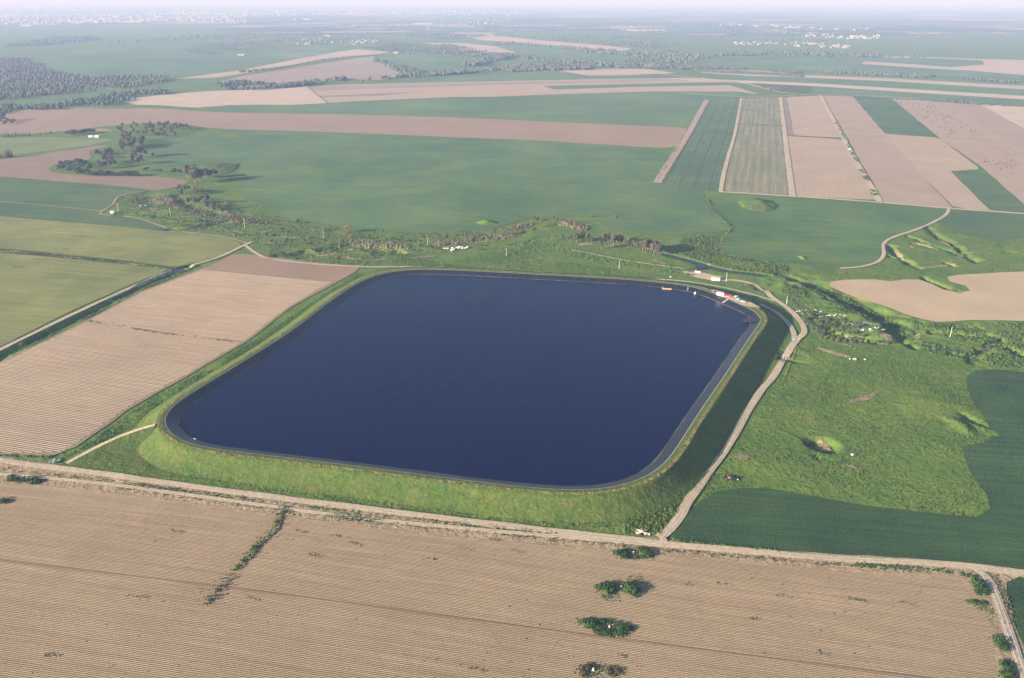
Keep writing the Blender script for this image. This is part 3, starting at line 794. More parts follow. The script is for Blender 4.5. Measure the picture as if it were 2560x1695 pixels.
crest_w = 5.6 + 6.5 * pad
far = np.clip((nout[:, 1] - 0.5) / 0.4, 0, 1)
bank_w = 17.5 + 12.5 * far

def ring_mesh(name, rings, mat, smooth=True):
    """rings: list of (offset array, z array) from inside to outside"""
    V = []
    for o, z in rings:
        V.append(np.column_stack([crest + nout * np.broadcast_to(o, (NR,))[:, None], np.broadcast_to(z, (NR,))]))
    k = np.arange(NR)
    F = [np.stack([j * NR + k, j * NR + (k + 1) % NR, (j + 1) * NR + (k + 1) % NR, (j + 1) * NR + k], 1) for j in range(len(rings) - 1)]
    me = mesh(name, np.vstack(V), np.vstack(F), M[mat] if isinstance(mat, str) else mat, smooth)
    if me.polygons[0].normal.z < 0:
        me.flip_normals()
    return me

kk = np.arange(NR)
def jit(seed, a):
    return a * vnoise(kk / 2.7, kk / 4.1 + seed, seed)
bank = link('embankment', ring_mesh('embankment',
    [(0.25 + 0 * pad, CREST_Z - 0.02), (0.9, CREST_Z + 0.10), (crest_w * 0.5, CREST_Z + 0.12), (crest_w, CREST_Z + 0.05)]
    + [(crest_w + bank_w * f + jit(i + 1, 0.6), CREST_Z * (1 - f) ** 1.4 + jit(i + 5, 0.2)) for i, f in enumerate((0.1, 0.22, 0.36, 0.5, 0.65, 0.8, 0.9))]
    + [(crest_w + bank_w * 1.0 + jit(9, 0.8), 0.12), (crest_w + bank_w + 4, -0.9)], 'bank'))
tag(bank, 'grassy earth bank around the blue reservoir', 'embankment', kind='structure')
link('crest_path', ring_mesh('crest_path', [(crest_w * 0.50 + jit(3, .3), CREST_Z + 0.16), (crest_w * 0.70, CREST_Z + 0.19), (crest_w * 0.92 + jit(4, .35), CREST_Z + 0.13)], 'crest'), bank)
# ring of panels: the plastic sheets are welded side by side
basin = link('reservoir_liner', ring_mesh('reservoir_liner', [(0.3, CREST_Z + 0.05)] + [(-3.0 * d + jit(d + 2, .05), CREST_Z - d + 0.03 * vnoise(kk * 1.9, kk * .7, d)) for d in (0.0, 0.8, 1.6, 2.4, 3.2, 3.8, 4.6, 6.0)][0:], 'liner', smooth=False))
tag(basin, 'black plastic liner sloping down into the reservoir', 'liner', kind='structure')
link('liner_edge', ring_mesh('liner_edge', [(-0.25, CREST_Z + 0.03), (0.0, CREST_Z + 0.14), (0.45, CREST_Z + 0.12)], flat('pale_liner_hem', (0.20, 0.23, 0.19), 0.8, 0.2)), basin)
seams = []
for i in range(0, NR, 3):
    for o0, o1 in ((0.0, -9.6),):
        p0, p1 = crest[i] + nout[i] * o0, crest[i] + nout[i] * o1
        t_ = np.array([-nout[i][1], nout[i][0]]) * 0.22
        seams.append(([*(p0 - t_), CREST_Z + .10], [*(p0 + t_), CREST_Z + .10], [*(p1 + t_), CREST_Z - 3.2 + .09], [*(p1 - t_), CREST_Z - 3.2 + .09]))
sm = link('seams', mesh('seams', np.array(seams).reshape(-1, 3), np.arange(4 * len(seams)).reshape(-1, 4), flat('liner_seam', (0.05, 0.05, 0.055), 0.5, 0.4)), basin)
sm['kind'] = 'stuff'
link('waterline_stain', ring_mesh('waterline_stain', [(-3.0 * (CREST_Z - WATER_Z - 0.28) + jit(14, .35), WATER_Z + 0.36), (-3.0 * (CREST_Z - WATER_Z) + 0.1, WATER_Z + 0.06)], flat('silt_stain', (0.075, 0.072, 0.066), 0.8, 0.2, 0.5, 0.12)), basin)
wpoly = crest + nout * (-3.0 * (CREST_Z - WATER_Z) + 0.25)
V, F = tess(wpoly[::2], 14.0)
me = mesh('water', np.column_stack([V, np.full(len(V), WATER_Z)]), F, M['water'], True)
if me.polygons[0].normal.z < 0:
    me.flip_normals()
water = tag(link('water', me), 'deep blue water filling the reservoir', 'water', kind='structure')

def bank_z(x, y):
    """height of the bank at a point"""
    d = np.hypot(crest[:, 0] - x, crest[:, 1] - y)
    i = int(d.argmin())
    o = float((np.array([x, y]) - crest[i]) @ nout[i])
    if o < -0.3:
        return CREST_Z + o / 3.0
    if o < crest_w[i]:
        return CREST_Z + 0.12
    return max(h1(x, y), CREST_Z * max(0.0, 1 - (o - crest_w[i]) / bank_w[i]) ** 1.4)

def B(u, v):
    """photo point -> point on the bank or terrain"""
    p = P(u, v, 4.0)
    for _ in range(8):
        p = P(u, v, 0.5 * p[2] + 0.5 * bank_z(p[0], p[1]))
    return p

# creek water
def creek(px, width, z, label):
    c = resample(chaikin(W(px, z), 2, False), 4.0)
    d = np.gradient(c, axis=0)
    n = np.stack([-d[:, 1], d[:, 0]], 1) / np.linalg.norm(d, axis=1)[:, None]
    V = np.vstack([np.column_stack([c + n * f * width / 2, np.full(len(c), z)]) for f in (-1, 1)])
    m = len(c)
    F = np.array([(i, i + 1, m + i + 1, m + i) for i in range(m - 1)])
    me = mesh('creek', V, F, M['creek'], True)
    if me.polygons[0].normal.z < 0:
        me.flip_normals()
    return tag(link('creek', me), label, 'creek', kind='structure')
creek([(1556, 592), (1600, 618), (1660, 634), (1700, 645), (1737, 655), (1773, 666), (1818, 677), (1880, 684), (1936, 692), (1966, 695)], 11.0, -0.75, 'narrow dark creek below the eucalyptus grove')
creek([(1732, 673), (1752, 668), (1774, 667)], 12.0, -0.72, 'small pale pool of the creek beside the pumps')
creek([(1966, 694), (1956, 700), (1934, 703)], 10.0, -0.7, 'pale pool at the end of the creek')

# ------------------------------------------------------------------ roads and tracks
ribbon('dirt_road', [(-1000, 1022), (-400, 1098), (0, 1150), (60, 1163), (180, 1175), (400, 1207), (800, 1262), (1200, 1311), (1500, 1344), (1600, 1352), (1700, 1367), (1900, 1381), (2050, 1396), (2200, 1403), (2400, 1412), (2560, 1433), (2800, 1462), (3400, 1535)], 5.2, 'road', 'wide pale dirt road along the foot of the front bank', off=0.75)
ribbon('dirt_track', [(-100, 1178), (0, 1187), (250, 1208), (400, 1230), (600, 1257), (800, 1287), (1000, 1310), (1200, 1329), (1400, 1344), (1560, 1358), (1700, 1369)], 3.0, 'road', 'second dirt track parallel to the wide road', off=0.72)
ribbon('dirt_road', [(1648, 1346), (1670, 1330), (1688, 1309), (1708, 1281), (1716, 1258), (1751, 1214), (1778, 1169), (1813, 1125), (1836, 1089), (1854, 1053), (1880, 1008), (1903, 977), (1930, 948), (1955, 904), (1979, 866), (2000, 845), (2011, 834), (2009, 819), (2002, 806), (1979, 780), (1951, 758), (1924, 741), (1917, 729), (1896, 716), (1874, 708), (1832, 700), (1800, 702), (1760, 697), (1718, 687), (1713, 679)], 5.2, 'road', 'pale dirt road curving along the right foot of the bank', off=0.6)
ribbon('dirt_road', [(1985, 851), (1986, 840), (1981, 825), (1968, 806), (1942, 783), (1920, 771), (1900, 763)], 4.2, 'gravel', 'grey gravel lane climbing to the bank top', off=0.66)
ribbon('dirt_road', [(1955, 758), (1917, 748), (1874, 735), (1811, 720), (1748, 709), (1684, 701), (1600, 698)], 3.2, 'gravel', 'grey gravel lane behind the far bank', off=0.62)
ribbon('dirt_track', [(1655, 1346), (1658, 1356), (1670, 1366), (1700, 1370)], 3.5, 'road', 'short dirt turnoff at the road fork', off=0.78)
ribbon('dirt_road', [(612, 614), (650, 642), (690, 651), (780, 660), (860, 664), (924, 667), (1030, 666.5), (1108, 666.5)], 4.0, 'road', 'dirt track behind the left row field')
ribbon('dirt_road', [(-260, 1000), (0, 876), (191, 782), (344, 712), (421, 679), (497, 660), (555, 642), (612, 614), (630, 606)], 4.5, 'road', 'dirt road between the drain and the pale green fields', off=0.55)
ribbon('dirt_track', [(617, 609), (581, 597), (508, 586), (450, 581), (399, 566), (349, 546), (300, 540), (256, 537), (248, 532), (262, 524), (284, 511), (291, 494), (320, 484), (363, 479.5), (436, 468)], 3.0, 'verge', 'thin track round the scrub at left')
ribbon('dirt_track', [(-200, 492), (0, 504), (140, 516), (254, 527)], 2.0, 'verge', 'thin path through the dark green left field')
ribbon('dirt_road', [(1798, 480), (1850, 483), (1980, 492), (2208, 508), (2372, 521), (2560, 534), (2760, 548)], 7.0, 'road', 'straight farm road below the upper right fields', off=0.6)
ribbon('dirt_road', [(2372, 521), (2368, 536), (2332, 558), (2281, 578), (2240, 590), (2216, 600), (2207, 614), (2212, 636), (2198, 654), (2160, 667), (2100, 672)], 4.0, 'road', 'pale farm track bending round the right wheat field', off=0.6)
ribbon('dirt_track', [(1951, 243), (1962, 338), (1981, 491)], 9.0, 'road', 'lane along the right side of the patchy strip field', off=0.75)
ribbon('dirt_track', [(2051, 239), (2089, 309), (2123, 374), (2169, 454), (2199, 506)], 9.0, 'road', 'weedy lane between two furrowed fields', off=0.75)
ribbon('dirt_track', [(1853, 246), (1838, 335), (1811, 422), (1801, 479)], 6.5, 'road', 'lane along the left side of the patchy strip field', off=0.75)
ribbon('dirt_track', [(1767, 250), (1735, 310), (1692, 382), (1642, 457)], 13.0, 'tan_b', 'wide bare lane at the end of the brown band', off=0.75)
ribbon('dirt_track', [(1963, 338), (2120, 347), (2212, 334)], 6.0, 'road', 'cross lane in the upper right fields', off=0.78)
ribbon('dirt_track', [(762, 217), (790, 240), (814, 259)], 12.0, 'road', 'cross lane at the end of the pale far field', off=1.4)
ribbon('dirt_track', [(1640, 184), (1700, 192), (1800, 200), (1880, 212), (1930, 228), (1980, 236), (2050, 238), (2160, 240), (2300, 249)], 11.0, 'road', 'farm lane slanting down to the upper right fields', off=1.5)
ribbon('dirt_track', [(1700, 233), (1790, 240), (1860, 243), (1990, 240)], 9.0, 'road', 'lane along the top of the green tramline field', off=1.3)
ribbon('dirt_track', [(1812, 590), (1801, 603), (1799, 615), (1802, 627), (1816, 636)], 1.7, 'crest', 'track edge curving beside the reedy flat', off=0.5)
ribbon('dirt_track', [(1030, 582), (1200, 578), (1240, 571), (1285, 555), (1320, 544), (1400, 541), (1540, 543)], 1.9, 'crest', 'faint track between creek and big wheat field', off=0.5)
ribbon('dirt_track', [(1430, 627), (1480, 636), (1540, 648), (1600, 658), (1680, 668), (1710, 672)], 2.4, 'road', 'faint path running below the eucalyptus grove', off=0.45)
ribbon('dirt_track', [(1345, 593), (1310, 607), (1312, 615), (1318, 620), (1292, 630), (1284, 636), (1300, 643), (1320, 648)], 2.0, 'scrub_floor', 'winding dark tyre path in the meadow behind the far bank', off=0.45)

field('grass_patch', [(172, 1160), (214, 1138), (283, 1104), (344, 1081), (392, 1066), (440, 1100), (520, 1130), (520, 1200), (411, 1194), (250, 1175)], 'bank', 'bright grassy triangle between ramp and dirt road', 8, off=0.5, cat='grass')
for px, m_, lab in [([(2095, 1020), (2150, 985), (2230, 965), (2258, 960), (2235, 972), (2190, 990), (2140, 1012)], 'scrape', 'fan of dry scraped soil in the right meadow'),
                    ([(1885, 1102), (1925, 1068), (1968, 1034), (1972, 1038), (1935, 1074), (1895, 1106)], 'scrape', 'dry slanting streak in the right meadow'),
                    ([(1830, 1128), (1850, 1126), (1885, 1140), (1880, 1160), (1850, 1150), (1832, 1140)], 'scrape', 'dry brownish spot beside the right dirt road'),
                    ([(2090, 1150), (2140, 1160), (2200, 1172), (2150, 1176), (2100, 1166)], 'scrape', 'dry spot below the pit'),
                    ([(2250, 1236), (2290, 1238), (2280, 1248), (2255, 1246)], 'scrape', 'small brown spot at the lower end of the meadow')]:
    field('dry_patch', px, m_, lab, 2.5, margin=3.0, off=0.22, smooth_edges=1, wob=1.6, full=True, cat='dry patch')
ribbon('tyre_track', [(1960, 950), (1970, 920), (1985, 890), (1992, 860)], 1.6, 'crest', 'faint tyre track on the right meadow', off=0.3, cat='track')
ribbon('tyre_track', [(1944, 1068), (1975, 1085), (2006, 1099), (2030, 1104)], 1.2, 'scrub_floor', 'thin dark path running to the pit', off=0.3, cat='track')
def ruts(parent_label, px, gap, z):
    par = next(o for o in COL.objects if o.get('label') == parent_label)
    c = resample(chaikin(W(px), 2, False), 5.0)
    d = np.gradient(c, axis=0)
    n = np.stack([-d[:, 1], d[:, 0]], 1) / np.linalg.norm(d, axis=1)[:, None]
    wob = 0.35 * vnoise(np.arange(len(c)) / 9.0, np.arange(len(c)) / 5.0, 4)
    for sgn in (-1, 1):
        o = ribbon('wheel_rut', c + n * (sgn * gap + wob)[:, None], 0.55, 'rut', None, off=z, cat=None, kind=None, world=True)
        o.parent = par
M['rut'] = m_grass('compacted_rut', (0.56, 0.47, 0.36), (0.48, 0.40, 0.30), (0.36, 0.30, 0.22), patch=16, clump=1.2, bump=0.1, dryk=0.7, slope=False)
ruts('wide pale dirt road along the foot of the front bank', [(-400, 1098), (0, 1150), (60, 1163), (180, 1175), (400, 1207), (800, 1262), (1200, 1311), (1500, 1344), (1600, 1352), (1700, 1367), (1900, 1381), (2050, 1396), (2200, 1403), (2400, 1412), (2560, 1433), (2800, 1462), (3400, 1535)], 0.95, 0.84)
ruts('second dirt track parallel to the wide road', [(-100, 1178), (0, 1187), (250, 1208), (400, 1230), (600, 1257), (800, 1287), (1000, 1310), (1200, 1329), (1400, 1344), (1560, 1358), (1700, 1369)], 0.85, 0.80)
ruts('pale dirt road curving along the right foot of the bank', [(1648, 1346), (1670, 1330), (1688, 1309), (1708, 1281), (1716, 1258), (1751, 1214), (1778, 1169), (1813, 1125), (1836, 1089), (1854, 1053), (1880, 1008), (1903, 977), (1930, 948), (1955, 904), (1979, 866), (2000, 845)], 0.95, 0.70)
ribbon('dirt_road', [(2440, 1424), (2462, 1436), (2482, 1470), (2500, 1520), (2520, 1580), (2545, 1650), (2570, 1720), (2610, 1800)], 4.2, 'gravel', 'grey lane leading off the lower right corner', off=0.74)
ruts('grey lane leading off the lower right corner', [(2440, 1424), (2462, 1436), (2482, 1470), (2500, 1520), (2520, 1580), (2545, 1650), (2570, 1720), (2610, 1800)], 0.9, 0.83)
field('grass_patch', [(455, 427), (485, 418), (540, 403), (570, 406), (597, 412), (592, 422), (570, 434), (540, 441), (500, 441), (470, 434)], 'bank', 'broad yellow-green grassy mound at the edge of the left woods', 6, off=0.6, smooth_edges=2, full=True, cat='mound')
field('grass_patch', [(1852, 508), (1878, 498), (1908, 496), (1930, 508), (1942, 527), (1900, 531), (1866, 524)], 'bank', 'low yellow-green mound in the wheat across the creek', 4, off=0.5, smooth_edges=2, full=True, cat='mound')
# ramp up the near left corner
rp = [(166, 1158), (214, 1132), (283, 1097), (344, 1074), (388, 1062)]
rz_ = [0.6, 1.6, 3.9, 6.3, 8.25]
c3 = np.array([P(u, v, z) for (u, v), z in zip(rp, rz_)])
c3 = resample(chaikin(c3, 2, False), 3.0)
d_ = np.gradient(c3[:, :2], axis=0)
n_ = np.stack([-d_[:, 1], d_[:, 0]], 1) / np.linalg.norm(d_, axis=1)[:, None]
def sweep(name, prof, mat, parent=None):
    V = np.vstack([np.column_stack([c3[:, :2] + n_ * o, np.maximum(c3[:, 2] + dz, -0.5) if dz > -5 else np.full(len(c3), -0.5)]) for o, dz in prof])
    m = len(c3)
    F = [(j * m + i, j * m + i + 1, (j + 1) * m + i + 1, (j + 1) * m + i) for j in range(len(prof) - 1) for i in range(m - 1)]
    me = mesh(name, V, np.array(F), M[mat], True)
    if me.polygons[0].normal.z < 0:
        me.flip_normals()
    return link(name, me, parent)
ramp = tag(sweep('ramp', [(-16, -9), (-2.0, -0.02), (2.0, -0.02), (9, -9)], 'bank'), 'grassy ramp climbing the near left corner of the bank', 'ramp', kind='structure')
sweep('ramp_track', [(-1.5, 0.10), (0, 0.14), (1.5, 0.10)], 'road', ramp)

# ------------------------------------------------------------------ haze
hz = MB()
hz.box(0, 80000, -12.0, 400000, 240000, CAM_H + 12.0 + 6.0)
hm = bpy.data.materials.new('thin_haze')
hm.use_nodes = True
for n in list(hm.node_tree.nodes):
    if n.type == 'BSDF_PRINCIPLED':
        hm.node_tree.nodes.remove(n)
pv = hm.node_tree.nodes.new('ShaderNodeVolumePrincipled')
pv.inputs['Color'].default_value = (0.34, 0.48, 0.80, 1)
pv.inputs['Absorption Color'].default_value = (0.43, 0.20, 0.0, 1)
pv.inputs['Density'].default_value = 1.22e-4
pv.inputs['Anisotropy'].default_value = 0.0
hm.node_tree.links.new(pv.outputs[0], hm.node_tree.nodes['Material Output'].inputs['Volume'])
haze = hz.build('haze', hm)
tag(haze, 'thin pale haze lying over the plain', 'haze', kind='stuff')

_ONES = 'zeroth first second third fourth fifth sixth seventh eighth ninth tenth eleventh twelfth thirteenth fourteenth fifteenth sixteenth seventeenth eighteenth nineteenth'.split()
_TENS = {2: ('twenty', 'twentieth'), 3: ('thirty', 'thirtieth'), 4: ('forty', 'fortieth'), 5: ('fifty', 'fiftieth'), 6: ('sixty', 'sixtieth'), 7: ('seventy', 'seventieth')}
def nth(i):
    if i < 20:
        return _ONES[i]
    t = _TENS[i // 10]
    return t[1] if i % 10 == 0 else t[0] + '-' + _ONES[i % 10]

# ------------------------------------------------------------------ plants
def leaf_cloud(lobes, n, size, rng, squash=1.0):
    """many small leaf sprays spread through lobes [(x,y,z,rx,ry,rz)]; returns verts, quads"""
    w = np.array([l[3] * l[4] * l[5] for l in lobes]) ** 0.7
    pick = rng.choice(len(lobes), n, p=w / w.sum())
    L = np.array(lobes)[pick]
    d = rng.normal(size=(n, 3))
    d /= np.linalg.norm(d, axis=1)[:, None]
    r = rng.uniform(0.45, 1.0, n) ** 0.5
    c = L[:, :3] + d * r[:, None] * L[:, 3:]
    nrm = d + rng.normal(0, 0.55, (n, 3)) + np.array([0, 0, 0.35])
    nrm /= np.linalg.norm(nrm, axis=1)[:, None]
    t = np.cross(nrm, rng.normal(size=(n, 3)))
    t /= np.linalg.norm(t, axis=1)[:, None] + 1e-9
    b = np.cross(nrm, t)
    s = (size * rng.uniform(0.6, 1.35, n))[:, None]
    V = np.stack([c - t * s * .5, c + b * s * .42 * squash - nrm * s * .12, c + t * s * .5, c - b * s * .42 * squash - nrm * s * .12], 1).reshape(-1, 3)
    F = np.arange(4 * n).reshape(n, 4)
    return V, F

def trunk_mesh(name, h, r, limbs, rng, lean=0.0):
    m = MB()
    top = (lean * h, 0.3 * lean * h, h * 0.62)
    m.tube((0, 0, -0.4), (top[0] * .5, top[1] * .5, top[2] * .55), r, r * .75, 6)
    m.tube((top[0] * .5, top[1] * .5, top[2] * .53), top, r * .75, r * .4, 6)
    for i in range(limbs):
        a = rng.uniform(0, 6.28)
        z0 = rng.uniform(.3, .6) * h
        f = z0 / top[2]
        m.tube((top[0] * f, top[1] * f, z0), (top[0] * f + math.cos(a) * h * .2, top[1] * f + math.sin(a) * h * .2, z0 + h * rng.uniform(.15, .3)), r * .4, r * .12, 5)
    return mesh(name, m.V, m.F, M['bark'])

def make_proto(kind, i):
    rng = np.random.default_rng(100 + 13 * i + len(kind) * 7)
    U = rng.uniform
    if kind == 'euca':            # tall, open, clumped crown
        h = 12.0
        lobes = [(U(-1.6, 1.6), U(-1.6, 1.6), U(5.0, 10.6), U(1.1, 1.9), U(1.1, 1.9), U(1.0, 1.9)) for _ in range(9)] + [(0, 0, 8, 2.0, 2.0, 3.0)]
        V, F = leaf_cloud(lobes, 620, 0.85, rng)
        tr = trunk_mesh('trunk', h, 0.28, 4, rng, U(-.05, .05))
        mat = 'euca'
    elif kind == 'round':         # dense round crown
        h = 7.0
        lobes = [(U(-2, 2), U(-2, 2), U(2.2, 5.2), U(1.3, 2.0), U(1.3, 2.0), U(1.0, 1.7)) for _ in range(8)]
        V, F = leaf_cloud(lobes, 420, 0.8, rng)
        tr = trunk_mesh('trunk', h, 0.22, 3, rng)
        mat = 'dark_tree'
    elif kind == 'rust':          # leafless spring crown
        h = 8.0
        lobes = [(U(-2.4, 2.4), U(-2.4, 2.4), U(2.6, 6.4), U(1.3, 2.2), U(1.3, 2.2), U(1.1, 1.9)) for _ in range(9)]
        V, F = leaf_cloud(lobes, 520, 0.75, rng, 0.5)
        tr = trunk_mesh('trunk', h, 0.22, 5, rng)
        mat = 'rust'
    elif kind == 'cypress':
        h = 9.0
        lobes = [(U(-.2, .2), U(-.2, .2), z, .25 + 1.1 * (1 - z / 9.4), .25 + 1.1 * (1 - z / 9.4), 1.0) for z in np.linspace(1, 8.4, 9)]
        V, F = leaf_cloud(lobes, 260, 0.7, rng)
        tr = trunk_mesh('trunk', h, 0.15, 0, rng)
        mat = 'dark_tree'
    elif kind == 'orchard':
        h = 3.2
        lobes = [(U(-.8, .8), U(-.8, .8), U(1.1, 2.4), U(.7, 1.1), U(.7, 1.1), U(.6, .9)) for _ in range(5)]
        V, F = leaf_cloud(lobes, 150, 0.5, rng)
        tr = trunk_mesh('trunk', h, 0.12, 2, rng)
        mat = 'olive'
    else:                         # shrub
        h = 2.2
        lobes = [(U(-.9, .9), U(-.9, .9), U(.5, 1.4), U(.6, 1.0), U(.6, 1.0), U(.5, .8)) for _ in range(6)]
        V, F = leaf_cloud(lobes, 190, 0.42, rng)
        tr = trunk_mesh('stem', h * .8, 0.07, 3, rng)
        mat = {'shrub': 'shrub', 'dryshrub': 'tuft_d'}[kind]
    return mesh('crown', V, F, M[mat]), tr, h

PROTO = {k: [make_proto(k, i) for i in range(n)] for k, n in (('euca', 4), ('round', 3), ('rust', 3), ('cypress', 2), ('orchard', 3), ('shrub', 3), ('dryshrub', 2))}
NAMES = {'euca': 'eucalyptus_tree', 'round': 'broadleaf_tree', 'rust': 'bare_tree', 'cypress': 'conifer_tree', 'orchard': 'orchard_tree', 'shrub': 'shrub', 'dryshrub': 'dry_shrub'}
CATS = {'shrub': 'shrub', 'dryshrub': 'shrub'}

def plant(kind, u, v, hpx, label, group=None, mat=None, wide=1.0, at=None, jitter=0.0, hm=None):
    """one plant with its foot on photo point (u, v), hpx photo pixels tall"""
    p = np.array(at) if at is not None else G(u + random.uniform(-jitter, jitter), v + random.uniform(-jitter, jitter) * .5)
    slant = math.sqrt(p[0] ** 2 + p[1] ** 2 + (CAM_H - p[2]) ** 2)
    hm = hm or hpx / F_PX * slant / (math.hypot(p[0], p[1]) / slant) * 0.97
    cr, tr, h0 = random.choice(PROTO[kind])
    s = hm / h0
    w = s * wide * random.uniform(0.9, 1.12)
    t = thing(NAMES[kind], label, CATS.get(kind, 'tree'), p, random.uniform(0, 6.28), group, (w, w, s))
    link('foliage' if 'shrub' in kind else 'crown', cr, t)
    link('stem' if 'shrub' in kind else 'trunk', tr, t)
    return t

# the eucalyptus grove by the creek, left to right
GROVE = [(1370, 603, 15), (1392, 598, 13), (1406, 603, 19), (1424, 607, 21), (1442, 607, 29), (1449, 602, 27), (1457, 603, 28), (1469, 605, 24), (1480, 607, 17),
         (1503, 623, 26), (1510, 610, 28), (1520, 605, 24), (1533, 615, 32), (1541, 608, 27), (1545, 614, 30), (1555, 612, 24), (1562, 616, 24), (1569, 620, 27), (1577, 620, 23),
         (1585, 622, 22), (1592, 625, 23), (1600, 625, 26), (1607, 629, 30), (1614, 633, 36), (1619, 627, 36), (1624, 633, 32), (1629, 629, 30), (1634, 636, 36), (1639, 632, 34), (1643, 637, 32), (1648, 638, 28), (1652, 637, 24)]
for i, (u, v, h) in enumerate(GROVE):
    if i == 0:
        lab, gr = 'small eucalyptus standing alone at the left end of the creek grove', 'eucalyptus grove by the creek'
    elif i < 9:
        lab, gr = 'spaced eucalyptus in the left part of the creek grove', 'eucalyptus trees in the left part of the grove'
    elif i == 9:
        lab, gr = 'leaning eucalyptus on bare ground in front of the grove middle', 'eucalyptus grove by the creek'
    elif i < 19:
        lab, gr = 'eucalyptus above bare patches in the middle of the creek grove', 'eucalyptus trees in the middle of the grove'
    elif i == len(GROVE) - 1:
        lab, gr = 'eucalyptus at the right end of the grove, beside the creek', 'eucalyptus grove by the creek'
    else:
        lab, gr = 'grey eucalyptus in the dense right part of the creek grove', 'eucalyptus trees in the dense right part of the grove'
    if gr != 'eucalyptus grove by the creek':
        lab += ', ' + nth(i + 1) + ' from the left'
    plant('euca', u, v, h, lab, gr, wide=1.15)
# single trees along the creek
for k, u, v, h, lab in [
    ('euca', 1116, 602, 20, 'tall tree on the creek bank left of the ruined walls'), ('euca', 1107, 604, 14, 'smaller tree beside the tall one on the creek bank'),
    ('round', 1052, 618, 12, 'dark round tree at the left creek crossing'), ('euca', 1157, 596, 15, 'single tree on the creek bank above the rubble heaps'),
    ('rust', 1187, 589, 10, 'small rusty tree at the edge of the big wheat field'), ('euca', 1235, 590, 21, 'tree standing at the bend of the creek below the grass mound'),
    ('euca', 1337, 552, 13, 'grey tree by the field track above the creek'), ('round', 1345, 553, 10, 'dark tree close beside the grey one by the field track'),
    ('euca', 1384, 552, 14, 'pair of grey trees on the track, the taller one'), ('round', 1394, 553, 9, 'pair of grey trees on the track, the lower one'),
    ('rust', 1475, 543, 8, 'small bare tree on the field track right of the tan reeds'), ('euca', 1540, 552, 16, 'tree alone at the corner of the big wheat field'),
    ('rust', 1535, 545, 8, 'rusty bush just behind the lone corner tree'), ('round', 1754, 597, 15, 'dark round tree on the reedy flat, with a long shadow'),
    ('rust', 868, 582, 24, 'large rusty round tree by the creek'), ('rust', 866, 593, 15, 'lower rusty bush in front of the large rusty tree'),
    ('rust', 878, 597, 12, 'rusty thicket at the foot of the large rusty tree'), ('rust', 811, 576, 14, 'rusty tree left of the large round one'),
    ('euca', 958, 587, 14, 'thin tree on the meadow right of the large rusty tree'), ('rust', 998, 614, 9, 'small rusty tree on the lower creek bank'),
    ('rust', 1150, 580, 7, 'faint rusty bush on the wheat field edge'), ('round', 1740, 676, 14, 'dark tree overhanging the creek pool by the pumps'),
    ('round', 1733, 674, 10, 'lower dark tree left of the creek pool'), ('round', 1728, 680, 8, 'dark bush beside the pump yard'),
    ('round', 1720, 690, 10, 'dark bush by the yard fence corner'), ('rust', 1865, 716, 10, 'rusty bush on the slope right of the white hut'),
    ('dryshrub', 1848, 675, 5, 'pale dry bush on the reedy flat'), ('rust', 1905, 668, 7, 'rusty bush on the reedy flat near the wheat field'),
    ('rust', 1790, 625, 6, 'reddish bush at the curve of the track'), ('rust', 1856, 648, 7, 'reddish bush on the edge of the wheat field'),
    ('rust', 1835, 644, 5, 'small reddish bush beside the wheat field edge')]:
    plant(k, u, v, h, lab)
r_ = random.Random(31)
BUSH = [(640, 560), (655, 575), (668, 590), (700, 565), (715, 600), (728, 618), (742, 560), (752, 585), (770, 610), (785, 630), (795, 600), (820, 612), (835, 630), (850, 615), (690, 625), (706, 636), (722, 640), (740, 646), (905, 622), (920, 596), (935, 640), (950, 605), (972, 630), (985, 600), (1005, 640), (1020, 604), (1035, 630), (1085, 622), (1100, 590), (1130, 588), (1180, 584), (590, 565), (560, 552), (530, 560), (500, 556), (470, 566), (445, 556), (420, 548), (345, 498), (352, 510), (330, 520), (400, 520), (385, 545), (460, 540)]
for i, (u, v) in enumerate(sorted(BUSH)):
    plant('round' if i % 7 else 'rust', u, v, r_.uniform(4.5, 9.5), 'bush of the creek valley scrub, %s from the left' % nth(i + 1), 'bushes of the creek valley', wide=1.5, jitter=3)
# left groves
def cluster(kind, pts, label, group, jitter=2.0, wide=1.0):
    base = label
    for i, (u, v, h) in enumerate(sorted(pts)):
        label = base + ', ' + nth(i + 1) + ' from the left'
        plant(kind, u, v, h * random.uniform(1.0, 1.45), label, group, wide=wide * 1.2, jitter=jitter)
def line_pts(a, b, n, h):
    return [(a[0] + (b[0] - a[0]) * i / max(1, n - 1), a[1] + (b[1] - a[1]) * i / max(1, n - 1), h) for i in range(n)]
def area_pts(px, n, h, seed):
    r = random.Random(seed)
    poly = np.array(px, float)
    out = []
    while len(out) < n:
        u, v = r.uniform(poly[:, 0].min(), poly[:, 0].max()), r.uniform(poly[:, 1].min(), poly[:, 1].max())
        if pip(np.array([u]), np.array([v]), poly)[0]:
            out.append((u, v, h))
    return sorted(out, key=lambda q: q[1])
cluster('euca', [(484, 456, 28), (474, 448, 24), (491, 458, 26), (497, 455, 22), (502, 453, 24), (508, 451, 20), (513, 447, 20), (519, 445, 17), (524, 444, 17), (531, 442, 15), (539, 440, 14)],
        'eucalyptus in the row leading up to the grassy mound', 'eucalyptus row below the grassy mound')
cluster('euca', [(453, 485, 20), (448, 489, 18), (456, 492, 16), (471, 478, 14), (462, 482, 16), (490, 482, 12), (505, 486, 11)], 'eucalyptus in the upper part of the left creek grove', 'upper left creek grove')
cluster('rust', [(499, 484, 14), (492, 486, 12), (564, 522, 15)], 'reddish leafless tree in the left creek grove', 'reddish trees of the left grove')
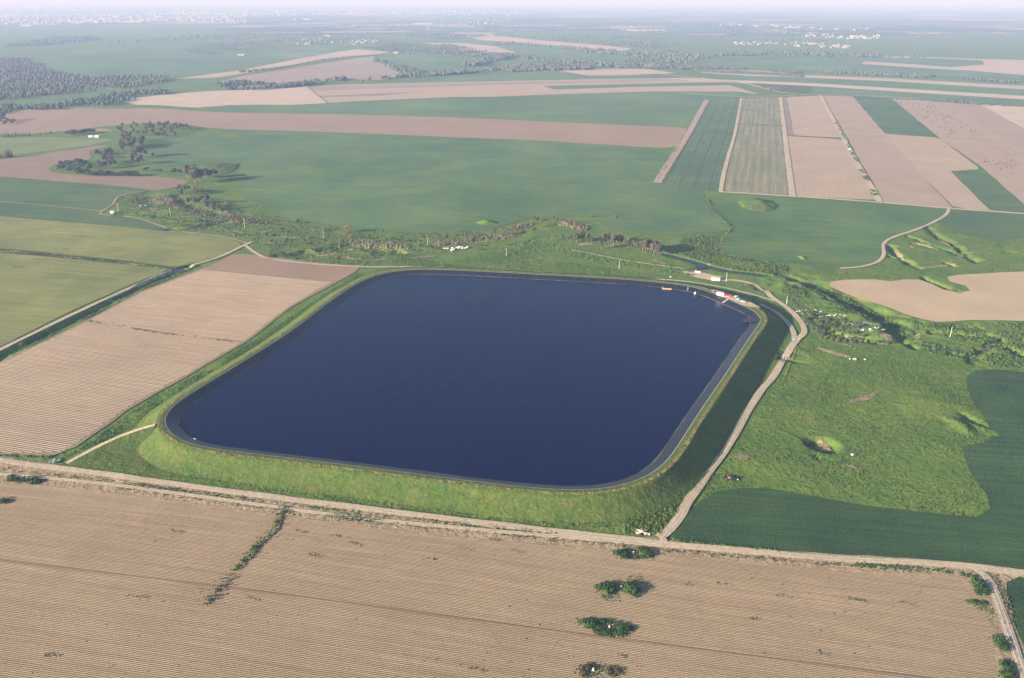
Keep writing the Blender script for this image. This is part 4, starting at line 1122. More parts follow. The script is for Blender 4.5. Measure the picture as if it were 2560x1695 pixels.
cluster('euca', [(470, 514, 16), (480, 511, 14), (488, 514, 21), (494, 510, 15), (499, 513, 19), (506, 508, 14), (513, 522, 20), (517, 526, 17), (521, 511, 22), (526, 515, 15), (531, 511, 15), (535, 531, 17), (541, 527, 14), (547, 533, 15), (555, 535, 15), (529, 523, 16), (511, 501, 12), (540, 517, 10)],
        'eucalyptus in the lower part of the left creek grove', 'lower left creek grove')
plant('euca', 604, 540, 15, 'lone tree at the right end of the left creek grove, long shadow')
plant('rust', 575, 547, 13, 'rusty tree beside the reeds at the end of the left grove')
cluster('round', line_pts((223, 440), (345, 441), 22, 11), 'dark tree in the straight row below the left wood', 'straight tree row below the left wood', 1.0)
cluster('round', area_pts([(118, 426), (150, 415), (190, 405), (215, 405), (225, 420), (225, 438), (160, 433)], 26, 10, 5), 'dark tree in the arrow-shaped left wood', 'arrow-shaped left wood')
cluster('euca', area_pts([(236, 418), (255, 400), (285, 402), (290, 418), (262, 428)], 13, 15, 6), 'grey tree in the middle of the left wood', 'grey trees of the left wood')
cluster('round', area_pts([(241, 384), (270, 378), (290, 385), (285, 396), (246, 395)], 10, 9, 7), 'bush-like tree on the knoll of the left wood', 'trees on the left knoll')
cluster('euca', area_pts([(298, 362), (330, 350), (362, 352), (358, 368), (325, 378), (300, 374)], 22, 17, 8), 'tall tree in the upper clump of the left wood', 'upper clump of the left wood')
cluster('euca', [(336, 395, 20), (341, 397, 17), (350, 393, 22), (354, 391, 18), (352, 408, 17), (347, 411, 14), (331, 413, 18), (365, 391, 12), (383, 392, 8), (311, 375, 16), (306, 380, 15)], 'meadow tree with long shadow right of the left wood', 'meadow trees beside the left wood', 1.0)
cluster('round', [(437, 433, 11), (446, 434, 12), (402, 432, 8), (366, 425, 10), (361, 427, 9)], 'dark tree left of the grassy mound', 'dark trees near the grassy mound')
cluster('round', line_pts((172, 338), (236, 331), 12, 9), 'dark tree in the row beyond the pale field', 'tree row beyond the pale field')
cluster('euca', area_pts([(285, 330), (320, 316), (400, 312), (480, 318), (500, 330), (470, 342), (400, 345), (300, 342)], 60, 10, 9), 'tree of the loose wood along the brown field', 'loose wood along the brown field', 1.0)
cluster('cypress', [(8 + 6 * i, 343 - 0.3 * i, 8) for i in range(12)], 'dark conifer in the row at the left edge', 'conifers behind the pale field', 1.5)
cluster('cypress', [(90, 338, 5), (103, 337, 5), (116, 336, 5), (125, 335, 5), (130, 335, 6)], 'small conifer on the brown field edge', 'small spaced conifers')
cluster('cypress', [(-4, 394, 11), (3, 396, 10), (9, 395, 10), (15, 394, 11), (21, 394, 13), (26, 393, 15), (31, 392, 13)], 'tall conifer by the brown tongue at the left edge', 'tall conifers at the left edge', 1.0)
cluster('round', [(2, 306, 10), (8, 303, 14), (20, 305, 8), (36, 307, 8), (28, 310, 7), (14, 312, 8)], 'dark tree on the little knoll at the left edge', 'trees on the left-edge knoll')
# shrub islands in the cotton field
def island(pts, label, group, kind='shrub'):
    base = label
    for i, (u, v, h) in enumerate(sorted(pts)):
        label = base + ', ' + nth(i + 1) + ' from the left'
        plant(kind, u, v, h * 0.78, label, group, wide=1.7)
island([(1540, 1385, 11), (1550, 1388, 15), (1556, 1391, 14), (1563, 1393, 13), (1571, 1395, 10), (1579, 1380, 8), (1566, 1378, 9)], 'green shrub, left half of the clump by the road', 'left shrubs of the top clump')
island([(1600, 1377, 10), (1607, 1383, 14), (1612, 1389, 15), (1619, 1391, 13), (1604, 1397, 10), (1588, 1397, 8), (1622, 1383, 11)], 'green shrub, right half of the clump by the road', 'right shrubs of the top clump')
island([(1494, 1468, 9), (1503, 1472, 13), (1512, 1474, 14), (1521, 1477, 17), (1527, 1483, 17), (1530, 1473, 15), (1519, 1464, 13)], 'green shrub in the left of the two round clumps', 'left round shrub clump')
island([(1574, 1466, 14), (1580, 1472, 17), (1586, 1480, 18), (1577, 1484, 15), (1592, 1476, 13), (1572, 1477, 14)], 'green shrub in the right of the two round clumps', 'right round shrub clump')
island([(1459, 1558, 11), (1468, 1562, 13), (1477, 1565, 14), (1486, 1570, 13), (1487, 1578, 13), (1496, 1580, 12), (1505, 1583, 11), (1515, 1584, 11), (1524, 1585, 11), (1535, 1586, 11), (1546, 1585, 11), (1556, 1582, 12), (1563, 1578, 12), (1558, 1571, 11), (1550, 1566, 9), (1540, 1560, 8), (1520, 1556, 9), (1507, 1556, 10), (1495, 1557, 10), (1482, 1558, 9), (1571, 1573, 9), (1578, 1571, 7)], 'green shrub in the ring-shaped clump', 'ring of shrubs')
island([(1453, 1680, 12), (1462, 1672, 12), (1459, 1690, 10), (1474, 1667, 8), (1490, 1668, 6), (1520, 1678, 10), (1528, 1686, 11), (1540, 1680, 8), (1550, 1682, 7)], 'half dry shrub in the clump at the bottom edge', 'dry clump at the bottom edge', 'dryshrub')
island([(25, 1195, 9), (34, 1199, 12), (44, 1201, 11), (56, 1206, 9), (70, 1207, 10), (79, 1203, 13), (88, 1206, 12), (97, 1209, 9), (61, 1197, 8)], 'green shrub in the clump below the left road', 'left shrub clump')
island([(-2, 1254, 12), (6, 1258, 11), (13, 1254, 7)], 'green shrub at the left edge of the cotton field', 'shrubs at the left edge')
island([(2438, 1455, 10), (2444, 1462, 13), (2450, 1470, 16), (2452, 1478, 14), (2441, 1472, 11), (2432, 1446, 8), (2447, 1483, 10)], 'green shrub along the lane at lower right', 'shrubs at the lane bend')
island([(2425, 1508, 8), (2435, 1511, 9), (2446, 1513, 9), (2459, 1511, 8)], 'low shrub lying across the row ends at lower right', 'low shrubs at the row ends')
island([(2495, 1600, 11), (2500, 1612, 15), (2503, 1624, 13), (2508, 1660, 10), (2512, 1672, 14), (2518, 1686, 14), (2508, 1690, 11), (2524, 1696, 12)], 'green shrub beside the lane near the bottom right', 'shrubs beside the bottom right lane')
island([(696, 1288, 6), (694, 1306, 6), (690, 1327, 6), (637, 1372, 9), (611, 1404, 7), (618, 1398, 6), (594, 1420, 6), (546, 1477, 7), (524, 1503, 7), (568, 1487, 4), (735, 1288, 4), (748, 1290, 4)], 'shrub on the slanting weed line of the cotton field', 'slanting weed line')
# orchard of small trees with pale rubble at right
r_ = random.Random(3)
row0, row1 = [(1975, 776), (2120, 848)], None
cnt = 0
for i in range(16):
    for j in range(9):
        u = 1965 + i * 13.5 + j * 2.2 + r_.uniform(-4, 4)
        v = 771 + j * 8.4 + i * 3.4 + r_.uniform(-2, 2)
        if u < 1984 + (v - 771) * .75:
            continue
        if v > 845 + (u - 1965) * 0.10 or v < 768 + (u - 1965) * 0.24 or (u > 2155 and v > 820) or u > 2195:
            continue
        plant('orchard', u, v, r_.uniform(8.5, 12), 'orchard tree right of the gravel bend, %s row from the creek, %s from the left' % (nth(j + 1), nth(i + 1)), 'orchard right of the gravel bend', wide=1.1)
        cnt += 1
for i, (u, v) in enumerate([(2150, 848), (2158, 850), (2180, 855), (2190, 857), (2199, 861), (2207, 862), (2216, 863), (2130, 846), (2205, 812), (2212, 815), (2219, 813), (2226, 818)]):
    plant('orchard', u, v, 8, 'bushy tree on the ravine edge by the orchard, %s of its line' % nth(i + 1), 'bushes along the ravine')

# ------------------------------------------------------------------ ground cover: clumps that cast real shadows
def clump_mesh(name, pts, size, mat, seed, tall=0.75):
    """pts (n,3) feet; size (n,) widths -> lumpy little bushes, one mesh"""
    rng = np.random.default_rng(seed)
    n = len(pts)
    base = np.array([(0, 0, 1.0), (1, 0, .25), (.31, .95, .3), (-.81, .59, .22), (-.81, -.59, .3), (.31, -.95, .24)])
    tri = np.array([(0, 1, 2), (0, 2, 3), (0, 3, 4), (0, 4, 5), (0, 5, 1)])
    a = rng.uniform(0, 6.28, n)
    V = base[None] * rng.uniform(0.6, 1.3, (n, 6, 1)) * np.array([.5, .5, tall])
    V[:, 1:, 2] -= 0.25
    V[:, 0, :2] += rng.uniform(-.2, .2, (n, 2))
    c, s = np.cos(a)[:, None], np.sin(a)[:, None]
    x, y = V[..., 0] * c - V[..., 1] * s, V[..., 0] * s + V[..., 1] * c
    V = np.stack([x, y, V[..., 2]], -1) * size[:, None, None] + pts[:, None, :]
    F = (tri[None] + 6 * np.arange(n)[:, None, None]).reshape(-1, 3)
    return mesh(name, V.reshape(-1, 3), F, M[mat])

def sample(px, n, seed, mask=None, world=None, wave=None):
    rng = np.random.default_rng(seed)
    poly = W(px) if world is None else world
    lo, hi = poly.min(0), poly.max(0)
    out = np.zeros((0, 2))
    while len(out) < n:
        q = rng.uniform(lo, hi, (n * 2, 2))
        q = q[pip(q[:, 0], q[:, 1], poly)]
        if wave:
            f = 0.5 + 0.5 * vnoise(q[:, 0] / wave, q[:, 1] / wave, seed % 7)
            q = q[rng.uniform(0, 1, len(q)) < f ** 1.3]
        out = np.vstack([out, q])
    return out[:n]

def cover(name, label, px, n, size, mat, seed, wave=9.0, tall=0.7, zf=None, cat='weeds'):
    q = sample(px, n, seed, wave=wave)
    rng = np.random.default_rng(seed + 1)
    q = q[np.hypot(*(q - P(2058, 1110)[:2]).T) > 12.5]
    n = len(q)
    z = (zf or hgt)(q[:, 0], q[:, 1])
    o = link(name, clump_mesh(name, np.column_stack([q, z]), rng.uniform(size[0], size[1], n) * rng.uniform(.7, 1.2, n), mat, seed, tall))
    return tag(o, label, cat, kind='stuff')

MEADOW = [(1700, 1270), (1760, 1200), (1850, 1070), (1945, 945), (2000, 860), (2050, 850), (2130, 850), (2280, 880), (2400, 905), (2430, 915), (2415, 960), (2430, 1010), (2460, 1050), (2490, 1108), (2402, 1110), (2410, 1142), (2432, 1192), (2462, 1228), (2478, 1254), (2462, 1294), (2306, 1280), (2171, 1264), (2037, 1240), (1948, 1222), (1858, 1217)]
cover('weeds', 'lush green weeds covering the rough meadow at right', MEADOW, 7500, (0.7, 1.9), 'tuft', 21, 15.0, 0.4)
cover('weeds', 'bright yellow-green weeds scattered over the right meadow', MEADOW, 2600, (0.6, 1.5), 'tuft_y', 22, 24.0, 0.35)
FLAT = [(1700, 600), (1760, 590), (1800, 590), (1796, 615), (1815, 640), (1900, 652), (1965, 660), (1970, 688), (1930, 686), (1820, 671), (1740, 650), (1690, 635)]
cover('weeds', 'tall weeds on the reedy flat beyond the creek', FLAT, 1500, (1.2, 3.0), 'tuft', 23, 9.0, 0.55)
cover('weeds', 'pale weeds on the reedy flat beyond the creek', FLAT, 900, (1.2, 2.6), 'tuft_y', 24, 10.0)
SCRUB = [(380, 490), (440, 485), (520, 530), (600, 545), (690, 540), (780, 555), (850, 570), (940, 580), (1060, 584), (1200, 580), (1260, 572), (1300, 580), (1180, 610), (1090, 625), (1010, 650), (930, 662), (850, 660), (760, 655), (680, 645), (630, 605), (580, 592), (510, 580), (450, 574), (400, 560), (350, 540), (300, 528), (295, 500), (330, 486)]
cover('scrub', 'dark low scrub filling the creek valley at left', SCRUB, 1100, (1.0, 3.8), 'dark_tree', 25, 11.0, 0.6, cat='scrub')
cover('scrub', 'green bushes between the dark scrub of the creek valley', SCRUB, 2000, (1.0, 2.6), 'tuft', 26, 12.0, 0.45, cat='scrub')
cover('scrub', 'dry grey brush in the creek valley at left', SCRUB, 900, (1.0, 3.0), 'tuft_d', 27, 24.0, 0.6, cat='scrub')
def reeds(px, width, n, label, seed, h=(1.3, 2.4)):
    c = resample(chaikin(W(px), 2, False), 3.0)
    rng = np.random.default_rng(seed)
    n = int(n * 0.7)
    k = rng.integers(0, len(c), n)
    q = c[k] + rng.normal(0, width / 1.7, (n, 2))
    p = np.column_stack([q, hgt(q[:, 0], q[:, 1])])
    return tag(link('reeds', clump_mesh('reeds', p, rng.uniform(*h, n), 'reed', seed, 1.1)), label, 'reeds', kind='stuff')
reeds([(420, 505), (440, 515), (480, 522), (530, 530), (580, 545), (620, 555), (660, 560)], 12, 900, 'pale dry reeds winding through the left creek valley', 41)
reeds([(385, 500), (410, 492), (430, 505)], 14, 500, 'dry reeds in the hollow of the left creek valley', 42)
reeds([(890, 605), (930, 610), (980, 612), (1010, 615)], 8, 500, 'dry reed bed right of the large rusty tree', 43)
reeds([(1090, 612), (1130, 604), (1170, 601), (1205, 597)], 7, 520, 'dry reed belt along the middle creek', 44)
reeds([(1240, 595), (1265, 591), (1283, 588)], 7, 300, 'orange-tinged reeds at the creek bend', 45)
reeds([(1275, 575), (1300, 567), (1330, 561)], 7, 300, 'brown reeds above the creek bend', 46)
reeds([(1403, 557), (1425, 560), (1440, 565), (1456, 573)], 7, 420, 'tan reed belt in front of the grove', 47, (2, 3.2))
WILD = [(1320, 600), (1400, 612), (1480, 632), (1560, 640), (1640, 652), (1700, 668), (1700, 690), (1560, 665), (1440, 645), (1350, 645), (1290, 640), (1300, 612)]
cover('weeds', 'low green weeds in front of the eucalyptus grove', WILD, 1300, (1.0, 2.2), 'tuft', 28, 12.0)
BACK = [(900, 668), (1000, 640), (1100, 625), (1200, 612), (1300, 620), (1340, 650), (1500, 668), (1650, 688), (1690, 697), (1400, 680), (1150, 668), (1040, 664)]
cover('weeds', 'low grass tufts on the meadow behind the far bank', BACK, 4200, (0.9, 1.9), 'tuft', 29, 14.0, 0.45)
BAD = [(2215, 605), (2260, 590), (2330, 562), (2390, 590), (2460, 600), (2560, 605), (2560, 675), (2400, 682), (2240, 695), (2080, 696), (2000, 690), (1980, 670), (2160, 672), (2215, 650)]
cover('weeds', 'green weeds over the gullied ground at right', BAD, 1500, (1.0, 2.2), 'tuft', 30, 12.0, 0.45)
TERR = [(1990, 715), (2050, 735), (2150, 790), (2170, 800), (2060, 785), (1996, 770), (1968, 748), (1950, 728), (1965, 720)]
cover('weeds', 'green weeds on the terrace between creek and orchard', TERR, 1500, (1.0, 2.2), 'tuft', 31, 12.0, 0.5)
RIGHT = [(2280, 805), (2360, 812), (2430, 806), (2600, 808), (2600, 925), (2500, 918), (2430, 905), (2330, 885), (2285, 870), (2270, 850)]
cover('weeds', 'tufts of grass round the gullies at the right edge', RIGHT, 1800, (1.2, 2.8), 'tuft', 32, 12.0, 0.6)
RAV = [(2010, 700), (2040, 708), (2110, 736), (2200, 777), (2262, 810), (2290, 828), (2270, 836), (2236, 815), (2160, 772), (2100, 742), (2030, 712)]
cover('weeds', 'weeds and tufts on the sunlit side of the ravine', RAV, 1500, (1.0, 2.6), 'tuft', 95, 8.0, 0.6)
# on the bank
def bank_cover(name, label, k0, k1, f0, f1, n, size, mat, seed, tall=0.5):
    rng = np.random.default_rng(seed)
    t = rng.uniform(k0, k1, n) % NR
    i = t.astype(int)
    fr = rng.uniform(f0, f1, n)
    off = crest_w[i] + bank_w[i] * fr
    q = crest[i] + (crest[(i + 1) % NR] - crest[i]) * (t - i)[:, None] + nout[i] * off[:, None]
    z = np.where(fr < 0, CREST_Z + .05, np.maximum(CREST_Z * np.clip(1 - fr, 0, 1) ** 1.4, undul(q[:, 0], q[:, 1])))
    p = np.column_stack([q, z - .08])
    return tag(link(name, clump_mesh(name, p, rng.uniform(*size, n), mat, seed, tall)), label, 'weeds', kind='stuff')
bank_cover('weeds', 'bright weeds growing all over the reservoir bank', 0, NR, 0.02, 1.0, 4500, (0.3, 0.9), 'tuft_y', 51, 0.25)
bank_cover('weeds', 'green weeds mixed over the reservoir bank', 0, NR, 0.05, 1.0, 4000, (0.3, 1.0), 'tuft', 52, 0.3)
bank_cover('weeds', 'dark weed belt along the foot of the reservoir bank', 0, NR, 0.86, 1.12, 2600, (0.7, 1.6), 'tuft', 53, 0.5)
bank_cover('weeds', 'dry tufts along the top of the reservoir bank', 0, NR, -0.25, -0.02, 2600, (0.4, 0.9), 'tuft_y', 54)
TIP = [(1560, 1290), (1640, 1260), (1690, 1220), (1720, 1215), (1700, 1275), (1650, 1335), (1560, 1335)]
cover('weeds', 'lush weeds at the road fork below the bank corner', TIP, 1500, (0.7, 1.7), 'tuft', 33, 9.0, 0.45)
cover('weeds', 'bright weeds at the road fork below the bank corner', TIP, 1500, (0.9, 2.0), 'tuft_y', 34, 9.0, 0.6)
FORK2 = [(1665, 1345), (1690, 1322), (1725, 1282), (1790, 1262), (1760, 1310), (1800, 1358), (1720, 1352)]
cover('weeds', 'weeds on the corner of the dark wheat field', FORK2, 800, (0.6, 1.4), 'tuft', 35, 9.0, 0.4)
LTRI = [(170, 1160), (250, 1110), (390, 1062), (430, 1110), (420, 1190), (250, 1172)]
cover('weeds', 'green weeds on the triangle below the ramp', LTRI, 900, (0.5, 1.2), 'tuft', 36, 9.0, 0.35)
LSTRIP = [(135, 1150), (175, 1135), (250, 1086), (340, 1020), (485, 940), (635, 852), (860, 704), (890, 680), (920, 690), (760, 790), (600, 890), (470, 970), (380, 1040), (250, 1110), (180, 1150)]
cover('weeds', 'dark weeds along the foot of the left bank', LSTRIP, 2600, (0.7, 1.7), 'tuft', 37, 10.0, 0.5)
DITCH = [(-60, 918), (0, 884), (120, 824), (250, 760), (360, 704), (480, 655), (500, 665), (370, 722), (260, 776), (130, 842), (0, 902), (-60, 936)]
cover('weeds', 'dark grass lining the drain beside the left road', DITCH, 3400, (0.8, 1.8), 'tuft', 38, 12.0, 0.6)
HEDGE = [(-40, 618), (0, 624), (115, 635), (290, 652), (432, 671), (430, 676), (290, 659), (115, 643), (0, 632), (-40, 626)]
cover('weeds', 'dry grassy strip between the two pale green fields', HEDGE, 1300, (1.2, 2.6), 'tuft_d', 39, 12.0, 0.6)
cover('weeds', 'green weeds in the strip between the pale green fields', HEDGE, 600, (1.2, 2.6), 'tuft', 40, 15.0, 0.6)
field('verge', [(-60, 619), (0, 625), (115, 636), (290, 653), (436, 673), (430, 675), (290, 657), (115, 641), (0, 630), (-60, 625)], 'verge', 'dry strip of ground between the pale green fields', 12, cat='verge')
# weeds of the cotton field
COT = [(0, 1225), (700, 1300), (1300, 1368), (2050, 1428), (2400, 1445), (2480, 1580), (2540, 1720), (0, 1720)]
cover('weeds', 'dark little weeds dotted over the cotton field', COT, 3400, (0.4, 1.3), 'dark_tree', 61, 24.0, 0.5)
cover('weeds', 'dry little weeds dotted over the cotton field', COT, 6000, (0.25, 0.7), 'tuft_d', 62, 30.0, 0.5)
def line_cover(px, width, n, size, mat, label, seed, tall=0.6, zoff=0.4):
    c = resample(chaikin(W(px), 2, False), 1.5)
    rng = np.random.default_rng(seed)
    k = rng.integers(0, len(c), n)
    f = vnoise(k / 9.0, k / 13.0, seed) > rng.uniform(-1.2, .8, n)
    k = k[f]
    q = c[k] + rng.normal(0, width / 2.4, (len(k), 2))
    p = np.column_stack([q, hgt(q[:, 0], q[:, 1]) + zoff])
    return tag(link('weeds', clump_mesh('weeds', p, rng.uniform(*size, len(k)), mat, seed, tall)), label, 'weeds', kind='stuff')
WL = [(715, 1272), (697, 1290), (690, 1322), (660, 1345), (640, 1370), (610, 1405), (580, 1440), (545, 1480), (515, 1515)]
line_cover(WL, 4.0, 420, (0.4, 1.2), 'tuft', 'weeds along the slanting line through the cotton field', 71, zoff=.9)
line_cover(WL, 5.0, 300, (0.4, 0.9), 'tuft_d', 'dry weeds along the slanting line through the cotton field', 72, zoff=.9)
field('bare_patch', [(722, 1270), (712, 1290), (700, 1325), (660, 1360), (640, 1390), (590, 1440), (548, 1490), (520, 1520), (516, 1518), (541, 1488), (582, 1440), (622, 1395), (650, 1360), (682, 1330), (695, 1300), (708, 1275)], 'scrape', 'pale bare line slanting across the cotton field', 1.5, off=0.78, margin=0.8, wob=0.8, cat='bare patch')
line_cover([(0, 1172), (200, 1196), (420, 1224), (700, 1262), (1000, 1300), (1400, 1338)], 2.4, 900, (0.4, 1.2), 'tuft', 'weeds between the two lower dirt roads', 73, zoff=.6)
line_cover([(820, 1292), (900, 1300), (960, 1306)], 2.0, 260, (0.5, 1.3), 'tuft', 'green weed patch on the lower track', 74, zoff=.6)
line_cover([(300, 1222), (700, 1280), (1000, 1318), (1500, 1362), (1900, 1398), (2300, 1430)], 2.0, 800, (0.4, 1.0), 'tuft_d', 'dry weeds along the upper edge of the cotton field', 75, zoff=.7)
line_cover([(2140, 1412), (2250, 1420), (2330, 1424), (2420, 1440)], 2.0, 420, (0.5, 1.3), 'tuft', 'weeds along the road at lower right', 76, zoff=.7)
line_cover([(1690, 1352), (1810, 1364), (1950, 1378)], 1.6, 260, (0.4, 1.2), 'tuft', 'weeds on the edge of the dark wheat field', 77, zoff=.6)
line_cover([(2480, 1440), (2500, 1470), (2515, 1510), (2530, 1570)], 3.2, 300, (0.4, 1.1), 'tuft_d', 'dry weeds right of the lower right lane', 78, zoff=.6)
line_cover([(214, 803), (290, 815), (360, 828), (430, 838), (520, 848), (590, 857)], 2.4, 420, (0.5, 1.2), 'tuft_d', 'dry weed line across the left row field', 79, zoff=.7)
line_cover([(0, 1138), (60, 1142), (126, 1143)], 1.6, 160, (0.8, 1.8), 'tuft', 'weeds at the lower end of the left row field', 80, zoff=.4)
line_cover([(2088, 306), (2100, 325), (2112, 350)], 5, 160, (2.2, 4.0), 'tuft', 'dark weeds on the upper part of the weedy lane', 81)
line_cover([(2118, 362), (2130, 385), (2146, 408)], 5, 160, (2.2, 4.0), 'tuft', 'dark weeds in the middle of the weedy lane', 82)
line_cover([(2152, 425), (2162, 442), (2170, 455)], 6, 200, (2.2, 4.2), 'tuft', 'dark weeds on the lower part of the weedy lane', 83)
line_cover([(2180, 476), (2186, 490)], 6, 140, (2.2, 4.2), 'tuft', 'dark weeds at the lower end of the weedy lane', 84)
line_cover([(1857, 276), (1900, 278), (1955, 280)], 5, 120, (2.0, 3.6), 'tuft', 'upper green band across the patchy strip', 85)
line_cover([(1846, 311), (1900, 313), (1958, 315)], 6, 160, (2.0, 3.8), 'tuft', 'lower green band across the patchy strip', 86)
line_cover([(1805, 425), (1828, 340), (1850, 250)], 3, 200, (2.0, 3.4), 'dark_tree', 'dark hedge line left of the patchy strip', 87)
line_cover([(1640, 455), (1680, 395), (1705, 352)], 3, 160, (1.6, 3.0), 'dark_tree', 'dark hedge line at the end of the big wheat field', 88)
line_cover([(1772, 500), (1780, 528), (1815, 553), (1832, 572), (1818, 584)], 3.5, 420, (1.4, 3.0), 'tuft', 'dark weedy furrow between two green fields', 89)
cover('weeds', 'dark weeds speckling the tan field at upper right', [(2240, 255), (2330, 258), (2440, 325), (2540, 380), (2540, 460), (2360, 340)], 420, (2.0, 4.5), 'dark_tree', 90, 60.0, 0.5)

# rough growth round the shrub clumps of the cotton field
def ring_cover(pts, n, label, seed):
    rng = np.random.default_rng(seed)
    c = np.array([G(u, v) for u, v, _ in pts])
    q = c[rng.integers(0, len(c), n), :2] + rng.normal(0, 1.7, (n, 2))
    p = np.column_stack([q, hgt(q[:, 0], q[:, 1]) + .42])
    k = rng.uniform(0, 1, n) < .55
    for m, mat, nm in ((k, 'tuft', 'green'), (~k, 'tuft_d', 'dry')):
        tag(link('weeds', clump_mesh('weeds', p[m], rng.uniform(.35, 1.1, m.sum()), mat, seed, .5)), nm + ' ' + label, 'weeds', kind='stuff')
ring_cover([(1545, 1388, 0), (1562, 1392, 0), (1585, 1395, 0), (1605, 1385, 0), (1620, 1390, 0), (1572, 1380, 0)], 240, 'rough growth under the shrub clump by the road', 131)
ring_cover([(1500, 1472, 0), (1520, 1478, 0), (1530, 1480, 0), (1512, 1492, 0), (1528, 1495, 0)], 170, 'rough growth under the left round shrub clump', 132)
ring_cover([(1578, 1478, 0), (1588, 1480, 0), (1570, 1476, 0), (1582, 1455, 0), (1595, 1450, 0)], 170, 'rough growth under the right round shrub clump', 133)
ring_cover([(1465, 1560, 0), (1490, 1575, 0), (1520, 1584, 0), (1550, 1583, 0), (1565, 1575, 0), (1530, 1568, 0), (1500, 1560, 0)], 260, 'rough growth round the ring of shrubs', 134)
ring_cover([(1456, 1682, 0), (1480, 1672, 0), (1505, 1672, 0), (1530, 1682, 0), (1550, 1680, 0), (1490, 1690, 0)], 260, 'rough growth in the clump at the bottom edge', 135)
ring_cover([(30, 1198, 0), (55, 1204, 0), (85, 1206, 0), (100, 1206, 0)], 160, 'rough growth under the left shrub clump', 136)
ring_cover([(2440, 1465, 0), (2450, 1478, 0), (2432, 1448, 0), (2440, 1510, 0), (2455, 1512, 0), (2498, 1610, 0), (2512, 1670, 0), (2515, 1690, 0), (2470, 1530, 0)], 420, 'rough growth along the lower right lane', 137)
# dark wet spots in the pale green crop and weedy patches in the rows
for i, (u, v, l, lab) in enumerate([(202, 592, 12, 'upper dark spot in the pale green field'), (262, 590, 10, 'second dark spot in the pale green field'), (166, 624, 8, 'dark spot above the dry strip'), (97, 650, 14, 'dark spot below the dry strip'), (44, 668, 14, 'dark spot at the left of the lower pale field'), (120, 706, 14, 'long dark spot in the lower pale field'), (290, 620, 16, 'thin dark line in the upper pale field')]):
    line_cover([(u - l, v - 1), (u, v), (u + l, v + 1)], 1.6, 70, (.8, 1.8), 'dark_tree', lab, 140 + i, .4, .15)
for i, (u, v, l) in enumerate([(1180, 1375, 40), (860, 1345, 30), (1240, 1352, 14), (900, 1362, 26), (1300, 1380, 20), (1080, 1400, 18), (760, 1330, 26), (800, 1392, 24), (1820, 1462, 24), (1730, 1460, 18), (2150, 1500, 26), (2270, 1508, 24), (1890, 1548, 10), (2060, 1635, 16), (350, 1495, 26), (140, 1640, 20), (520, 1480, 22), (1200, 1676, 22), (640, 1500, 24), (450, 1330, 18), (1960, 1490, 20), (1560, 1640, 18)]):
    line_cover([(u - l, v - l * .13), (u + l * (.2 + .3 * (i % 3)), v + l * .13)], 1.6, 34 + 9 * (i % 4), (.3, .9), 'dark_tree' if i % 2 else 'tuft', 'short run of weeds between the cotton rows', 160 + i, .5, .4)

# ------------------------------------------------------------------ bare patches and small earthworks
for i, (a, b, w) in enumerate(sorted([((640, 585), (690, 572), 3), ((700, 590), (760, 596), 3), ((790, 640), (850, 632), 4), ((850, 640), (905, 648), 3), ((870, 622), (900, 626), 4), ((930, 652), (975, 640), 3), ((980, 634), (1030, 630), 3), ((1010, 646), (1060, 640), 3),
                              ((325, 522), (360, 518), 4), ((372, 520), (400, 528), 3), ((440, 545), (490, 540), 3), ((505, 548), (545, 556), 3), ((420, 556), (470, 552), 3), ((560, 575), (610, 582), 3), ((660, 610), (700, 604), 3), ((1180, 606), (1240, 600), 3), ((1100, 616), (1150, 610), 3),
                              ((2235, 622), (2262, 645), 3), ((2290, 605), (2335, 617), 3), ((2345, 597), (2390, 622), 3), ((2395, 640), (2430, 652), 3), ((2305, 668), (2360, 664), 3), ((2350, 664), (2400, 658), 3)])):
    ribbon('bare_streak', [a, ((a[0] + b[0]) / 2, (a[1] + b[1]) / 2 + 1.5), b], w, 'earth', 'eroded bare streak between scrub and grass, %s streak from the left' % nth(i + 1), off=0.2, cat='bare streak', step=2.0, wob=2.2)
